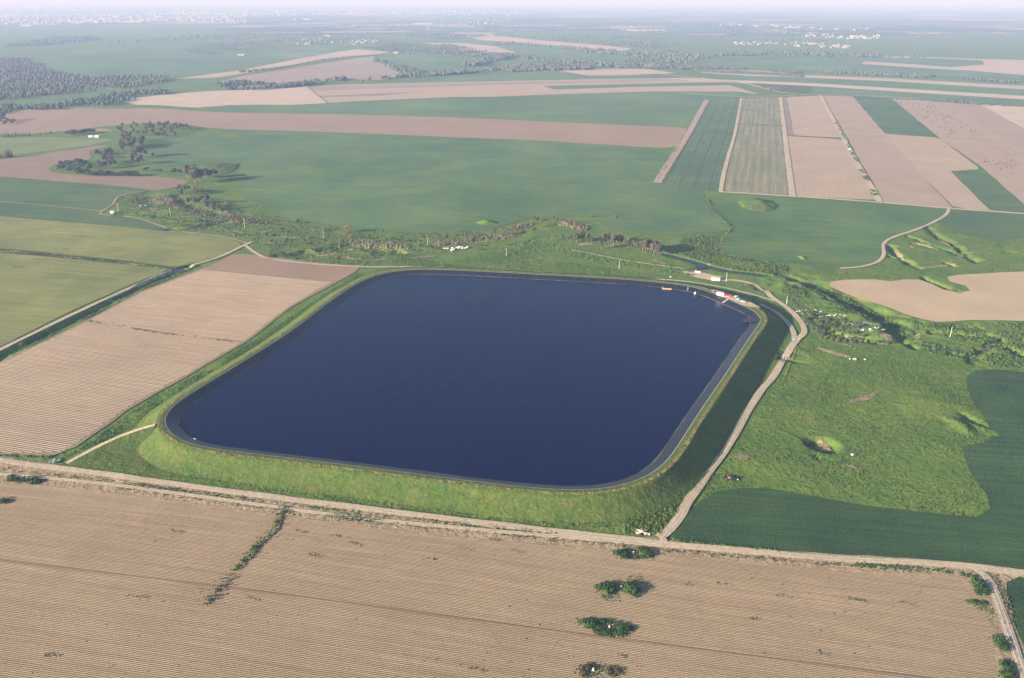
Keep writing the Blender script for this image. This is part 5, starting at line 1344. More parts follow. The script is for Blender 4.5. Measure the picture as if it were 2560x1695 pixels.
for px, lab in [([(1440, 612), (1460, 608), (1487, 609), (1488, 613), (1465, 615), (1445, 617)], 'bare tan ground under the left half of the grove'),
                ([(1500, 622), (1513, 618), (1512, 625), (1500, 626)], 'bare spot under the leaning eucalyptus'),
                ([(1520, 614), (1535, 612), (1545, 616), (1535, 620), (1520, 618)], 'bare tan ground in the middle of the grove'),
                ([(1365, 606), (1372, 603), (1378, 607), (1371, 610)], 'bare spot under the lone left eucalyptus'),
                ([(1368, 650), (1378, 648), (1388, 651), (1380, 654)], 'bare spot at the edge of the meadow bushes'),
                ([(1622, 650), (1640, 648), (1655, 653), (1672, 660), (1676, 664), (1660, 662), (1640, 656)], 'eroded tan edge of the creek bank'),
                ([(1758, 659), (1770, 658), (1782, 661), (1778, 664), (1762, 662)], 'pale sandy spot on the far creek bank'),
                ([(1786, 663), (1792, 659), (1797, 663), (1790, 666)], 'small heap of pale sand on the far creek bank'),
                ([(1050, 642), (1066, 637), (1085, 640), (1070, 645)], 'bare slope at the creek crossing'),
                ([(1045, 643), (1080, 639), (1105, 636), (1090, 641), (1060, 645)], 'pale bare strip above the far bank meadow'),
                ([(520, 407), (540, 404), (565, 409), (588, 414), (572, 416), (545, 410)], 'crumbling pale scar along the top of the left mound'),
                ([(546, 432), (560, 430), (572, 434), (560, 438)], 'small bare scar at the foot of the grassy mound'),
                ([(228, 328), (240, 322), (262, 321), (285, 327), (280, 330), (250, 332)], 'pinkish bare cliff in the left wood'),
                ([(2072, 859), (2100, 860), (2128, 864), (2140, 873), (2150, 880), (2138, 881), (2126, 868), (2096, 863)], 'eroded tan edge of the hollow in the right meadow'),
                ([(2030, 865), (2060, 873), (2090, 880), (2125, 892), (2150, 898), (2120, 898), (2080, 888), (2040, 876)], 'brown bare floor of the hollow'),
                ([(2030, 1098), (2050, 1091), (2070, 1096), (2084, 1108), (2080, 1118), (2060, 1122), (2042, 1114)], 'dry bare floor of the pit in the right meadow'),
                ([(2068, 1092), (2080, 1099), (2093, 1112), (2096, 1118), (2090, 1114), (2078, 1102)], 'pale cut edge of the pit in the right meadow'),
                ([(2320, 824), (2345, 821), (2355, 824), (2338, 828)], 'pale bank below the loess field'),
                ([(2378, 818), (2420, 815), (2430, 819), (2400, 822)], 'pale eroded bank under the loess field edge'),
                ([(2510, 842), (2530, 848), (2552, 860), (2545, 862), (2520, 852)], 'pale bare bank at the right edge'),
                ([(2440, 866), (2470, 858), (2495, 848), (2498, 855), (2475, 866), (2450, 875)], 'eroded bank above the right gully'),
                ([(2290, 828), (2300, 823), (2306, 832), (2302, 846), (2293, 848)], 'crumbling pale bluff across the ravine'),
                ([(2195, 840), (2215, 836), (2240, 842), (2252, 849), (2225, 851), (2200, 848)], 'ribbed pale bluff at the ravine end'),
                ([(2083, 682), (2110, 681), (2125, 684), (2100, 686)], 'thin pale scar on the bank below the wheat field'),
                ([(2312, 665), (2335, 663), (2352, 667), (2330, 670)], 'pale scars at the foot of the gullied slope'),
                ([(2270, 612), (2282, 611), (2286, 622), (2278, 624)], 'bare patch between the gullies')]:
    field('bare_patch', px, 'earth_f', lab, 2.0, off=0.34, smooth_edges=1, wob=0.9, full=True, cat='bare patch', margin=1.3)
field('yard', [(1716, 679), (1735, 683), (1752, 678), (1765, 684), (1790, 690), (1812, 694), (1830, 699), (1815, 703), (1780, 701), (1745, 692), (1722, 688)], 'road', 'pale gravel yard around the pump house', 4.0, off=0.5, smooth_edges=1, full=True, cat='yard')
def high(name, px, z, mat, label, cat, step=3.0):
    poly = chaikin(W(px, z), 2)
    V, F = tess(poly, step)
    me = mesh(name, np.column_stack([V, np.full(len(V), z)]), F, M[mat], True)
    if me.polygons[0].normal.z < 0:
        me.flip_normals()
    return tag(link(name, me), label, cat, kind='structure')
high('yard', [(1775, 722), (1800, 727), (1830, 737), (1870, 752), (1890, 762), (1905, 770), (1890, 768), (1868, 766), (1850, 760), (1830, 750), (1805, 741), (1782, 732)], CREST_Z + 0.28, 'road', 'pale dirt pad on top of the bank with huts and machines', 'yard')

# ------------------------------------------------------------------ built things
def on_bank(u, v, z=CREST_Z + 0.30):
    return P(u, v, z)

def hut(name, label, p, rz, L, D, Hh, wall, roof, pitch=0.35, door=True, windows=1):
    t = thing(name, label, 'hut', p, rz)
    b = MB().box(0, 0, 0, L, D, Hh)
    b.build('wall', M[wall], t)
    r = MB()
    o = 0.25
    r.add([(-L / 2 - o, -D / 2 - o, Hh), (L / 2 + o, -D / 2 - o, Hh), (L / 2 + o, D / 2 + o, Hh + pitch), (-L / 2 - o, D / 2 + o, Hh + pitch),
           (-L / 2 - o, -D / 2 - o, Hh + .12), (L / 2 + o, -D / 2 - o, Hh + .12), (L / 2 + o, D / 2 + o, Hh + pitch + .12), (-L / 2 - o, D / 2 + o, Hh + pitch + .12)],
          [(3, 2, 1, 0), (4, 5, 6, 7), (0, 1, 5, 4), (1, 2, 6, 5), (2, 3, 7, 6), (3, 0, 4, 7)])
    r.build('roof', M[roof], t)
    if door:
        d = MB().box(L * .28, -D / 2 - .03, 0, .95, .06, 2.0).build('door', M['grey'], t)
        MB().box(L * .28 + .35, -D / 2 - .09, .95, .06, .08, .16).build('handle', M['dark'], d)
    for i in range(windows):
        w = MB().box(-L * .3 + i * L * .28, -D / 2 - .03, 1.1, .9, .06, .7).build('window', M['white'], t)
        MB().box(-L * .3 + i * L * .28, -D / 2 - .07, 1.17, .76, .03, .56).build('pane', M['glass'], w)
    return t

hut('pump_house', 'long white pump house with flat tan roof by the creek yard', G(1789, 700), math.radians(-13), 8.2, 4.6, 3.0, 'white', 'roof', 0.2, windows=2)
hut('site_container', 'white container hut with tan roof on top of the bank', on_bank(1801, 738), math.radians(-32), 6.4, 2.8, 2.8, 'white', 'roof', 0.1, windows=1)
hut('shed', 'small white shed beside the track at the left scrub', G(281, 533), 0.1, 4.5, 3.2, 2.4, 'white', 'white', 0.2, windows=0)
hut('shed', 'left one of two white huts among the left woods', G(227, 343), 0.1, 8, 5, 3.0, 'white', 'white', 0.3, windows=1)
hut('shed', 'right one of two white huts among the left woods', G(243, 343), -0.1, 8, 5, 3.2, 'white', 'white', 0.3, windows=1)

def pole(u, v, hpx, label, arms=1, hm=None):
    p = G(u, v)
    slant = math.sqrt(p[0] ** 2 + p[1] ** 2 + CAM_H ** 2)
    h = hm or hpx / F_PX * slant / (math.hypot(p[0], p[1]) / slant)
    t = thing('utility_pole', label, 'pole', p, random.uniform(-.3, .3) + 0.6, 'utility poles')
    MB().tube((0, 0, -.5), (0, 0, h), .22, .13, 8).build('shaft', M['pole'], t)
    for k in range(arms):
        a = MB().box(0, 0, h - .7 - .9 * k, 2.2, .12, .14).build('cross_arm', M['grey'], t)
        m = MB()
        for x in (-.95, 0, .95):
            m.tube((x, 0, h - .56 - .9 * k), (x, 0, h - .28 - .9 * k), .05, .04, 5)
        m.build('insulator', M['white'], a)
    return t
pole(1815.5, 704, 22, 'pale utility pole beside the pump house', 2)
pole(1966, 762, 21, 'thick pale pole at the upper left of the orchard')
pole(1265.6, 640, 20, 'pale pole in the meadow left of the winding tyre path')
pole(1547.7, 672, 21, 'pale pole in the meadow below the grove')
pole(295.6, 527, 18, 'pale pole next to the small white shed at left')
pole(427, 541, 20, 'pole in the dry reeds of the left creek valley')
pole(612, 569, 23, 'pole at the lower end of the left creek grove')
pole(808.6, 596, 20, 'pole left of the large rusty tree')
pole(1069.6, 616, 22, 'pole near the creek crossing left of the rubble')
pole(2375, 842, 23, 'pole on the meadow below the loess field')

# row of five pumps at the pool
for i in range(5):
    p = G(1738 + i * 3.0, 681.5 + i * 0.5)
    t = thing('pump', 'red and white pump of the row by the creek pool, %s from the left' % nth(i + 1), 'pump', p, -.25, 'row of pumps by the creek pool')
    MB().box(0, 0, 0, 1.0, 1.6, .5).build('base', M['red'], t)
    MB().tube((0, 0, .5), (0, 0, 2.1), .42, .42, 10).build('motor', M['white'], t)
    MB().tube((0, 0, 2.1), (0, 0, 2.35), .30, .12, 10).build('cap', M['white'], t)
    MB().tube((0, -.4, .3), (0, -2.2, .1), .16, .16, 7).build('pipe', M['red'], t)
p = G(1731, 679)
t = thing('control_cabinet', 'red cabinet at the left end of the pump row', 'cabinet', p, -.2)
MB().box(0, 0, 0, 1.6, .9, 1.9).build('case', M['red'], t)
MB().box(0, -.47, .15, .7, .04, 1.6).build('door', M['white'], t)

# machines on the bank
def filter_unit(u, v, label, col, L, rz):
    t = thing('filter_unit', label, 'machine', on_bank(u, v), rz)
    m = MB()
    m.box(0, -.8, 0, L, .14, .2).box(0, .8, 0, L, .14, .2)
    m.build('skid', M['grey'], t)
    n = int(L / 1.5)
    for i in range(n):
        x = -L / 2 + (i + .5) * L / n
        MB().tube((x, 0, .2), (x, 0, 1.7), .52, .52, 10).tube((x, 0, 1.7), (x, 0, 2.0), .52, .15, 10).build('tank', M[col], t)
    MB().tube((-L / 2, -.75, .6), (L / 2, -.75, .6), .16, .16, 8).build('pipe', M[col], t)
    MB().tube((-L / 2, .75, 1.2), (L / 2, .75, 1.2), .12, .12, 8).build('pipe', M['red'], t)
filter_unit(1818, 741, 'left one of two red filter units on the bank pad', 'red', 6.5, math.radians(-30))
filter_unit(1829, 745.5, 'right one of two red filter units on the bank pad', 'red', 4.6, math.radians(-30))
t = thing('water_tank', 'round white tank at the end of the red filter units', 'tank', on_bank(1838, 745), 0)
MB().tube((0, 0, 0), (0, 0, 1.9), .85, .85, 14).build('body', M['white'], t)
MB().tube((0, 0, 1.9), (0, 0, 2.2), .85, .3, 14).build('lid', M['white'], t)
t = thing('water_tank', 'smaller cream tank standing behind the round white tank', 'tank', on_bank(1843, 743), 0)
MB().tube((0, 0, 0), (0, 0, 1.4), .6, .6, 12).build('body', M['cream'], t)
MB().tube((0, 0, 1.4), (0, 0, 1.6), .6, .2, 12).build('lid', M['cream'], t)

def car(label, p, rz, paint, kind='car', cat='car'):
    t = thing({'car': 'parked_car', 'pickup': 'pickup_truck'}[kind], label, cat, p, rz)
    L, Wd = (4.3, 1.75) if kind == 'car' else (5.1, 1.85)
    m = MB()
    # side profile swept across the width
    prof = [(-L / 2, .35), (-L / 2, .85), (-L * .48, .95), (L * .22, 1.0), (L * .47, .80), (L / 2, .62), (L / 2, .35)]
    n = len(prof)
    V = [(x, s * Wd / 2, z) for s in (-1, 1) for x, z in prof]
    m.add(V, [tuple(range(n)), tuple(range(2 * n - 1, n - 1, -1))] + [(i, n + i, n + (i + 1) % n, (i + 1) % n) for i in range(n)])
    body = m.build('body', M[paint], t)
    c0, c1 = (-L * .40, L * .16) if kind == 'car' else (-L * .06, L * .20)
    cab = MB()
    cab.add([(c0, -Wd * .46, .95), (c1 + .45, -Wd * .46, .97), (c1 + .45, Wd * .46, .97), (c0, Wd * .46, .95),
             (c0 + .35, -Wd * .38, 1.48), (c1 - .15, -Wd * .38, 1.48), (c1 - .15, Wd * .38, 1.48), (c0 + .35, Wd * .38, 1.48)],
            [(0, 1, 5, 4), (1, 2, 6, 5), (2, 3, 7, 6), (3, 0, 4, 7)])
    cab.build('window', M['glass'], t)
    MB().box((c0 + c1) / 2 + .1, 0, 1.47, c1 - c0 - .4, Wd * .80, .06).build('roof', M[paint], t)
    if kind == 'pickup':
        MB().box(-L * .29, 0, .96, L * .36, Wd * .86, .02).build('load_bed', M['dark'], t)
        for s in (-1, 1):
            MB().box(-L * .29, s * Wd * .47, .9, L * .40, .08, .38).build('side_board', M[paint], t)
    for x in (-L * .31, L * .31):
        for s in (-1, 1):
            w = MB().tube((x, s * (Wd / 2 - .2), .34), (x, s * (Wd / 2 + .02), .34), .34, .34, 12).build('wheel', M['dark'], t)
            MB().tube((x, s * (Wd / 2 + .02), .34), (x, s * (Wd / 2 + .04), .34), .19, .19, 8).build('rim', M['grey'], w)
    for s in (-1, 1):
        MB().box(L / 2 - .02, s * Wd * .36, .62, .08, .3, .14).build('headlight', M['white'], t)
    return t
car('pale blue car parked on the bank pad beside the tanks', on_bank(1845, 749), math.radians(-25), 'lightblue')
car('dark blue car parked at the right end of the bank pad', on_bank(1853, 752), math.radians(-28), 'blue')
car('grey pickup parked last on the bank pad', on_bank(1858, 755), math.radians(-20), 'grey', 'pickup', 'pickup')
car('dark car parked left of the white container hut', on_bank(1789, 731), math.radians(-25), 'blue')
p = G(135, 1158)
p[2] = h1(p[0], p[1]) + 0.75
car('white pickup parked at the foot of the ramp, lower left', p, math.radians(25), 'white', 'pickup', 'pickup')
p = G(2124, 374)
p[2] += 0.8
car('white pickup on the weedy lane between the furrowed fields', p, math.radians(100), 'white', 'pickup', 'pickup')

# on and beside the water
p = P(1667, 721, WATER_Z + 0.1)
t = thing('raft', 'yellow timber frame raft floating at the far bank', 'raft', p, math.radians(-8))
for y, nm in ((-2.6, 'beam'), (2.6, 'beam')):
    MB().box(0, y, 0, 8.6, .8, .6).build(nm, M['wood'], t)
for x in (-3.9, 3.9):
    MB().box(x, 0, 0, .8, 4.4, .55).build('beam', M['wood'], t)
for i in range(5):
    MB().box(0, -2.2 + .62 * i * .55, .12, 6.9, .3, .3).build('plank', M['wood'], t)
for x in (-3.6, 0, 3.6):
    MB().tube((x, -2.6, -.25), (x, 2.6, -.25), .3, .3, 8).build('float', M['white'], t)
p = P(1738, 734, WATER_Z)
t = thing('boat', 'small white boat moored near the far bank', 'boat', p, math.radians(60))
hl = MB()
st = [(-1.9, .75), (-.6, .95), (.8, .8), (2.0, .05)]
V = []
for x, w in st:
    V += [(x, -w, .75), (x, w, .75), (x, -w * .55, -.2), (x, w * .55, -.2)]
F = [(2, 3, 1, 0)]
for i in range(3):
    a, b = 4 * i, 4 * i + 4
    F += [(a, a + 2, b + 2, b), (a + 1, b + 1, b + 3, a + 3), (a + 2, a + 3, b + 3, b + 2), (a, b, b + 1, a + 1)]
hl.add(V, F + [(12, 13, 15, 14)])
hl.build('hull', M['white'], t)
cb = MB().box(-.2, 0, .75, 1.5, 1.2, 1.0, taper=.85).build('cabin', M['white'], t)
MB().box(.58, 0, 1.15, .06, .9, .4).build('window', M['glass'], cb)
MB().tube((-.2, 0, 1.7), (-.2, 0, 2.9), .05, .03, 5).build('mast', M['grey'], t)
a, b = P(1820.5, 747.5, CREST_Z + .35), P(1807, 757, WATER_Z + .5)
t = thing('gangway', 'narrow pale gangway leading down the liner to the water', 'gangway', a)
d = b - a
L_ = float(np.hypot(d[0], d[1]))
ang = math.atan2(d[1], d[0])
dk = MB()
for i in range(12):
    f = (i + .5) / 12
    dk = MB().box(d[0] * f, d[1] * f, d[2] * f, L_ / 12 * .9, 1.3, .1, ang).build('plank', M['concrete'], t)
for s in (-.7, .7):
    q = Vector((-math.sin(ang) * s, math.cos(ang) * s, .9))
    MB().tube(q, q + Vector(d), .06, .06, 5).build('rail', M['grey'], t)
    m = MB()
    for i in range(5):
        f = i / 4
        m.tube((q.x + d[0] * f, q.y + d[1] * f, d[2] * f), (q.x + d[0] * f, q.y + d[1] * f, d[2] * f + .9), .04, .04, 5)
    m.build('post', M['grey'], t)
p = P(1719, 728, WATER_Z)
t = thing('gauge_pole', 'thin white gauge pole standing in the water near the boat', 'pole', p)
MB().tube((0, 0, -1.5), (0, 0, 4.4), .12, .10, 6).build('shaft', M['white'], t)
MB().box(0, -.14, 2.0, .2, .05, 1.2).build('gauge_board', M['white'], t)
# inlet chute over the liner at the right corner
a, b = P(1899, 799, CREST_Z + .15), P(1858, 802, WATER_Z + .1)
t = thing('inlet_chute', 'dark inlet chute running down the liner at the right corner', 'chute', a)
d = b - a
nrm = np.array([-d[1], d[0]]) / np.hypot(d[0], d[1])
def slab(w0, w1, h0, h1_, name, mat, par):
    V = []
    for f in (0, 1):
        for w, h in ((w0, h0), (w1, h0), (w1, h1_), (w0, h1_)):
            k = 1 + .5 * f
            V.append((d[0] * f + nrm[0] * w * k, d[1] * f + nrm[1] * w * k, d[2] * f + h))
    return MB().add(V, [(0, 1, 2, 3), (7, 6, 5, 4), (0, 4, 5, 1), (1, 5, 6, 2), (2, 6, 7, 3), (3, 7, 4, 0)]).build(name, M[mat], par)
slab(-2.6, 2.6, 0.02, .18, 'floor_slab', 'dark', t)
slab(-2.8, -2.6, 0.0, .35, 'kerb', 'dark', t)
slab(2.6, 2.8, 0.0, .35, 'kerb', 'dark', t)
# pump intake at the near left corner
a = P(476, 1101, WATER_Z + .7)
t = thing('pump_intake', 'floating pump intake with a pale hose at the near left corner', 'pump', a, 0)
for x, y in ((0, 0), (2.0, 1.6)):
    MB().tube((x - .5, y, .1), (x + .5, y, .1), .5, .5, 10).build('float', M['white'], t)
MB().box(1.0, .8, .0, 1.5, .7, .4, .67).build('pump_body', M['plum'], t)
MB().tube((-.4, -.2, .2), (-2.8, -2.0, .75), .16, .16, 7).build('hose', M['lightblue'], t)
MB().tube((2.2, 1.9, .0), (3.4, 2.9, -.9), .14, .14, 7).build('hose', M['grey'], t)

# white riser valves in the shrub clumps
for i, (u, v, lab) in enumerate([(1583, 1386, 'white irrigation riser in the shrub clump nearest the road'), (1553, 1472, 'white irrigation riser between the two round shrub clumps'),
                    (1523, 1571, 'white irrigation riser inside the ring of shrubs'), (1483, 1678, 'white irrigation riser in the dry clump at the bottom edge'), (68, 1201, 'white irrigation riser in the left shrub clump')]):
    p = G(u, v)
    p[2] += .45
    t = thing('irrigation_riser', lab, 'riser', p, .4 * i, 'irrigation risers in the shrub clumps')
    MB().box(0, 0, 0, 1.0, 1.0, .45).build('concrete_block', M['concrete'], t)
    MB().tube((0, 0, .45), (0, 0, 1.4), .2, .2, 8).build('riser_pipe', M['white'], t)
    MB().tube((-.3, 0, 1.25), (.3, 0, 1.25), .18, .18, 8).build('valve', M['white'], t)
for u, v, lab in [(2131, 1138, 'white concrete box in the meadow right of the pit'), (1677, 693, 'small white box in the meadow near the pump yard'), (1985, 850, 'white block at the left corner of the gravel fork'), (1998, 849, 'white block at the right corner of the gravel fork')]:
    t = thing('concrete_box', lab, 'box', G(u, v), .3)
    MB().box(0, 0, 0, 1.5, 1.2, .8).build('body', M['pole'], t)
    MB().box(0, 0, .8, 1.7, 1.4, .12).build('lid', M['concrete'], t)

def heap(label, u, v, n, rx, ry, mats, seed, cat='rubbish heap', name='rubbish_heap', big=1.0):
    r = random.Random(seed)
    p = G(u, v)
    t = thing(name, label, cat, p, 0)
    for i in range(n):
        a, q = r.uniform(0, 6.28), r.uniform(0, 1) ** .6
        x, y = math.cos(a) * q * rx, math.sin(a) * q * ry
        z = max(0, .7 * (1 - q)) * big + r.uniform(-.05, .1) + h1(p[0] + x, p[1] + y) - p[2]
        k = r.random()
        mt = r.choice(mats)
        if k < .45:
            MB().box(x, y, z, r.uniform(.7, 1.9) * big, r.uniform(.5, 1.2) * big, r.uniform(.2, .7) * big, r.uniform(0, 3), .85).build('block', M[mt], t)
        elif k < .7:
            c_, s_ = math.cos(a), math.sin(a)
            MB().tube((x, y, z + .3), (x + c_ * 1.1 * big, y + s_ * 1.1 * big, z + .35), .32 * big, .32 * big, 9).build('drum', M[mt], t)
        else:
            MB().box(x, y, z + .3, r.uniform(1.2, 2.6) * big, r.uniform(.6, 1.4) * big, .1, r.uniform(0, 3)).build('sheet', M[mt], t)
    return t
heap('heap of dark and white rubbish beside the lower road fork', 1608, 1331, 26, 5.2, 2.2, ['dark', 'white', 'concrete', 'dark', 'char', 'wood'], 5)
heap('blackened dump with maroon and white scraps in the right meadow', 1832, 1195, 34, 4.6, 2.6, ['char', 'char', 'dark', 'plum', 'char', 'white'], 6, 'dump')
heap('white rubbish behind the white pickup at lower left', 142, 1153, 10, 2.4, 1.4, ['white', 'concrete', 'dark'], 8)
heap('yellowish rubble heap on the middle creek bank', 1127, 624, 24, 9.0, 6.0, ['cream', 'wood', 'concrete', 'char'], 9, 'rubble heap', 'rubble_heap', 1.8)
heap('pale broken wall pieces right of the yellowish rubble', 1155, 621, 14, 7.0, 4.5, ['white', 'cream', 'concrete'], 10, 'rubble heap', 'rubble_heap', 2.0)
heap('white rubble by the reeds in the left valley', 357, 515, 8, 4.0, 3.0, ['white', 'plum', 'concrete'], 12, 'rubble heap', 'rubble_heap', 1.4)
heap('white scraps on the rim of the hollow in the right meadow', 2140, 899, 10, 7.0, 1.5, ['white', 'concrete'], 13, 'rubble heap', 'rubble_heap', 0.9)
heap('white rubble strip along the lower end of the orchard', 2190, 823, 22, 20, 3.5, ['pole', 'concrete'], 14, 'rubble heap', 'rubble_heap', 1.05)
heap('white rubble between the orchard trees near the creek side', 2085, 790, 20, 13, 3.0, ['pole', 'concrete'], 15, 'rubble heap', 'rubble_heap', 1.05)
heap('white rubble in the upper left corner of the orchard', 2018, 780, 20, 13, 7, ['pole', 'concrete'], 16, 'rubble heap', 'rubble_heap', 1.0)
heap('white rubble in the lower middle of the orchard', 2145, 811, 18, 12, 5, ['pole', 'concrete'], 17, 'rubble heap', 'rubble_heap', 1.05)
for u, v, n in ((1060, 620, 0),):
    pass
# low dark concrete lumps in the meadow behind the far bank
for u, v, lab in [(1212, 614, 'upper dark stone bank in the meadow behind the far bank'), (1277, 611, 'longer dark bank near the meadow pole'), (1207, 625, 'lower dark bank in the meadow behind the far bank'), (1440, 642, 'small dark bank below the grove')]:
    heap(lab, u, v, 9, 5.5, 1.2, ['char', 'dark'], int(u), 'stone bank', 'stone_bank', 1.1)

# ------------------------------------------------------------------ far woods, rows of trees, villages
ICO = None
def blob(rng):
    t = (1 + 5 ** .5) / 2
    v = np.array([(-1, t, 0), (1, t, 0), (-1, -t, 0), (1, -t, 0), (0, -1, t), (0, 1, t), (0, -1, -t), (0, 1, -t), (t, 0, -1), (t, 0, 1), (-t, 0, -1), (-t, 0, 1)]) / 1.9
    f = np.array([(0, 11, 5), (0, 5, 1), (0, 1, 7), (0, 7, 10), (0, 10, 11), (1, 5, 9), (5, 11, 4), (11, 10, 2), (10, 7, 6), (7, 1, 8), (3, 9, 4), (3, 4, 2), (3, 2, 6), (3, 6, 8), (3, 8, 9), (4, 9, 5), (2, 4, 11), (6, 2, 10), (8, 6, 7), (9, 8, 1)])
    return v, f
def wood_mesh(name, q, h, mat, seed):
    rng = np.random.default_rng(seed)
    v, f = blob(rng)
    n = len(q)
    V = v[None] * rng.uniform(.7, 1.3, (n, 12, 1))
    V = V * np.stack([h * .42, h * .42, h * .5], 1)[:, None, :]
    V[..., 2] += (h * .52)[:, None]
    V[..., :2] += q[:, None, :]
    F = (f[None] + 12 * np.arange(n)[:, None, None]).reshape(-1, 3)
    return mesh(name, V.reshape(-1, 3), F, M[mat])
def wood(px, n, h, label, seed, mat='far_wood', wave=60.0, name='wood'):
    q = sample(px, n, seed, wave=wave)
    rng = np.random.default_rng(seed)
    return tag(link(name, wood_mesh(name, q, rng.uniform(*h, n), mat, seed)), label, 'wood', kind='stuff')
wood([(-60, 150), (70, 147), (110, 165), (140, 182), (240, 196), (330, 190), (420, 193), (445, 200), (330, 219), (150, 238), (0, 252), (-60, 262)], 1100, (7, 13), 'large loose wood at the far left', 201, 'euca', 45)
wood([(-60, 150), (70, 147), (110, 165), (140, 182), (240, 196), (330, 190), (420, 193), (445, 200), (330, 219), (150, 238), (0, 252), (-60, 262)], 800, (6, 12), 'darker trees of the large loose wood at the far left', 202, 'far_wood', 70)
wood([(60, 272), (130, 264), (180, 256), (270, 240), (330, 232), (400, 227), (430, 236), (330, 250), (300, 262), (220, 268), (120, 276)], 420, (6, 12), 'scrubby wood strip between two left fields', 203, 'dark_tree', 40)
wood([(-40, 272), (30, 266), (70, 270), (120, 262), (100, 276), (20, 284), (-40, 290)], 160, (6, 11), 'bushes at the left edge above the brown field', 204, 'dark_tree', 40)
wood([(540, 214), (600, 204), (700, 216), (780, 205), (860, 195), (870, 203), (760, 216), (640, 226), (560, 224)], 420, (7, 13), 'scrub strip below the rosy ploughed field', 205, 'dark_tree', 50)
wood([(890, 204), (960, 197), (1010, 190), (1080, 185), (1240, 172), (1240, 180), (1100, 190), (1000, 200), (900, 208)], 320, (8, 14), 'straggling tree strip in the middle distance', 206)
wood([(935, 150), (990, 160), (1040, 178), (1070, 183), (1030, 190), (1000, 182), (960, 165), (932, 156)], 260, (8, 14), 'tree-lined hollow right of the rosy field', 207)
wood([(1180, 156), (1260, 138), (1300, 140), (1240, 155), (1200, 166), (1150, 166)], 280, (12, 18), 'dense dark wood block in the middle distance', 208)
wood([(1240, 174), (1300, 160), (1380, 163), (1480, 165), (1480, 175), (1380, 178), (1280, 182)], 420, (9, 14), 'rosy-grey wood in the centre of the middle distance', 209, 'euca')
wood([(1230, 134), (1330, 145), (1400, 152), (1490, 158), (1620, 160), (1680, 164), (1680, 172), (1560, 172), (1480, 166), (1380, 158), (1290, 146), (1215, 140)], 560, (9, 15), 'winding tree belt across the middle distance', 210)
wood([(1220, 106), (1340, 112), (1460, 122), (1570, 130), (1700, 132), (1760, 142), (1720, 160), (1640, 158), (1620, 145), (1500, 136), (1360, 118), (1230, 112)], 620, (9, 16), 'long wood below the pale far field', 211)
wood([(1560, 150), (1680, 142), (1800, 136), (1980, 126), (2130, 132), (2300, 142), (2320, 147), (2140, 145), (1950, 141), (1800, 142), (1690, 152), (1600, 160)], 700, (9, 15), 'long far tree line running to the right', 212)
wood([(2050, 180), (2150, 183), (2350, 190), (2330, 196), (2200, 191), (2060, 186)], 330, (6, 11), 'low tree line above the tan strips at right', 213)
wood([(2400, 196), (2560, 206), (2620, 210), (2620, 214), (2560, 210), (2400, 200)], 140, (6, 11), 'low tree line running out at the right edge', 214)
wood([(1660, 163), (1760, 166), (2000, 180), (2000, 184), (1880, 176), (1740, 172), (1700, 176)], 280, (6, 10), 'trees along the upper side of the orchard rows', 215)
wood([(455, 122), (520, 108), (660, 104), (690, 118), (600, 130), (520, 138), (470, 132)], 620, (6, 9), 'dark orchard block with a pale track at far left', 216)
wood([(892, 120), (989, 107), (1060, 110), (1010, 128), (980, 131)], 420, (6, 9), 'dark plantation wedge behind the rosy strip', 217)
wood([(985, 134), (1040, 118), (1120, 112), (1160, 120), (1240, 134), (1180, 146), (1100, 136)], 520, (8, 14), 'dark wood behind the enclosed green field', 218)
wood([(660, 104), (700, 96), (780, 90), (900, 92), (960, 100), (940, 108), (860, 112), (760, 116), (690, 114)], 380, (8, 13), 'trees around the white village', 219)
wood([(0, 118), (60, 105), (150, 92), (230, 92), (270, 97), (200, 108), (100, 116)], 420, (9, 14), 'bluish dark wood at the far left', 220)
wood([(270, 108), (420, 92), (560, 84), (700, 80), (820, 78), (800, 92), (640, 100), (440, 106)], 420, (9, 14), 'scattered far trees left of centre', 221, wave=200)
wood([(1000, 92), (1140, 84), (1300, 96), (1440, 88), (1640, 92), (1700, 110), (1640, 122), (1400, 104), (1250, 88), (1120, 100)], 620, (9, 15), 'far woods around the long pale field', 222, wave=200)
wood([(1700, 96), (1900, 88), (2100, 100), (2200, 112), (2050, 118), (1840, 112)], 260, (9, 14), 'trees among the houses of the far right village', 223, wave=150)
wood([(430, 100), (900, 60), (1500, 66), (2100, 70), (2560, 92), (2560, 110), (2000, 84), (1400, 78), (900, 74)], 900, (10, 16), 'distant scattered woods below the horizon', 224, wave=600)
wood([(2240, 247), (2400, 254), (2560, 266), (2620, 270), (2620, 274), (2400, 260), (2240, 251)], 160, (3, 6), 'low hedge along the top of the upper right fields', 225, wave=50)
wood([(1870, 222), (1960, 218), (2000, 230), (1985, 236), (1920, 232)], 90, (3, 6), 'bushes where the farm lanes meet', 226, wave=40)
# the long tree row: trees one can tell apart
for i in range(64):
    f = i / 63
    u, v = 600 + 350 * f, 184 - 47 * f + 3.0 * math.sin(f * 7)
    plant('round' if i % 3 else 'euca', u, v, 8.5 - 4.2 * f, 'tree of the long row between rosy fields, %s from the left' % nth(i + 1), 'long tree row between two rosy fields', wide=1.1, jitter=1.0)
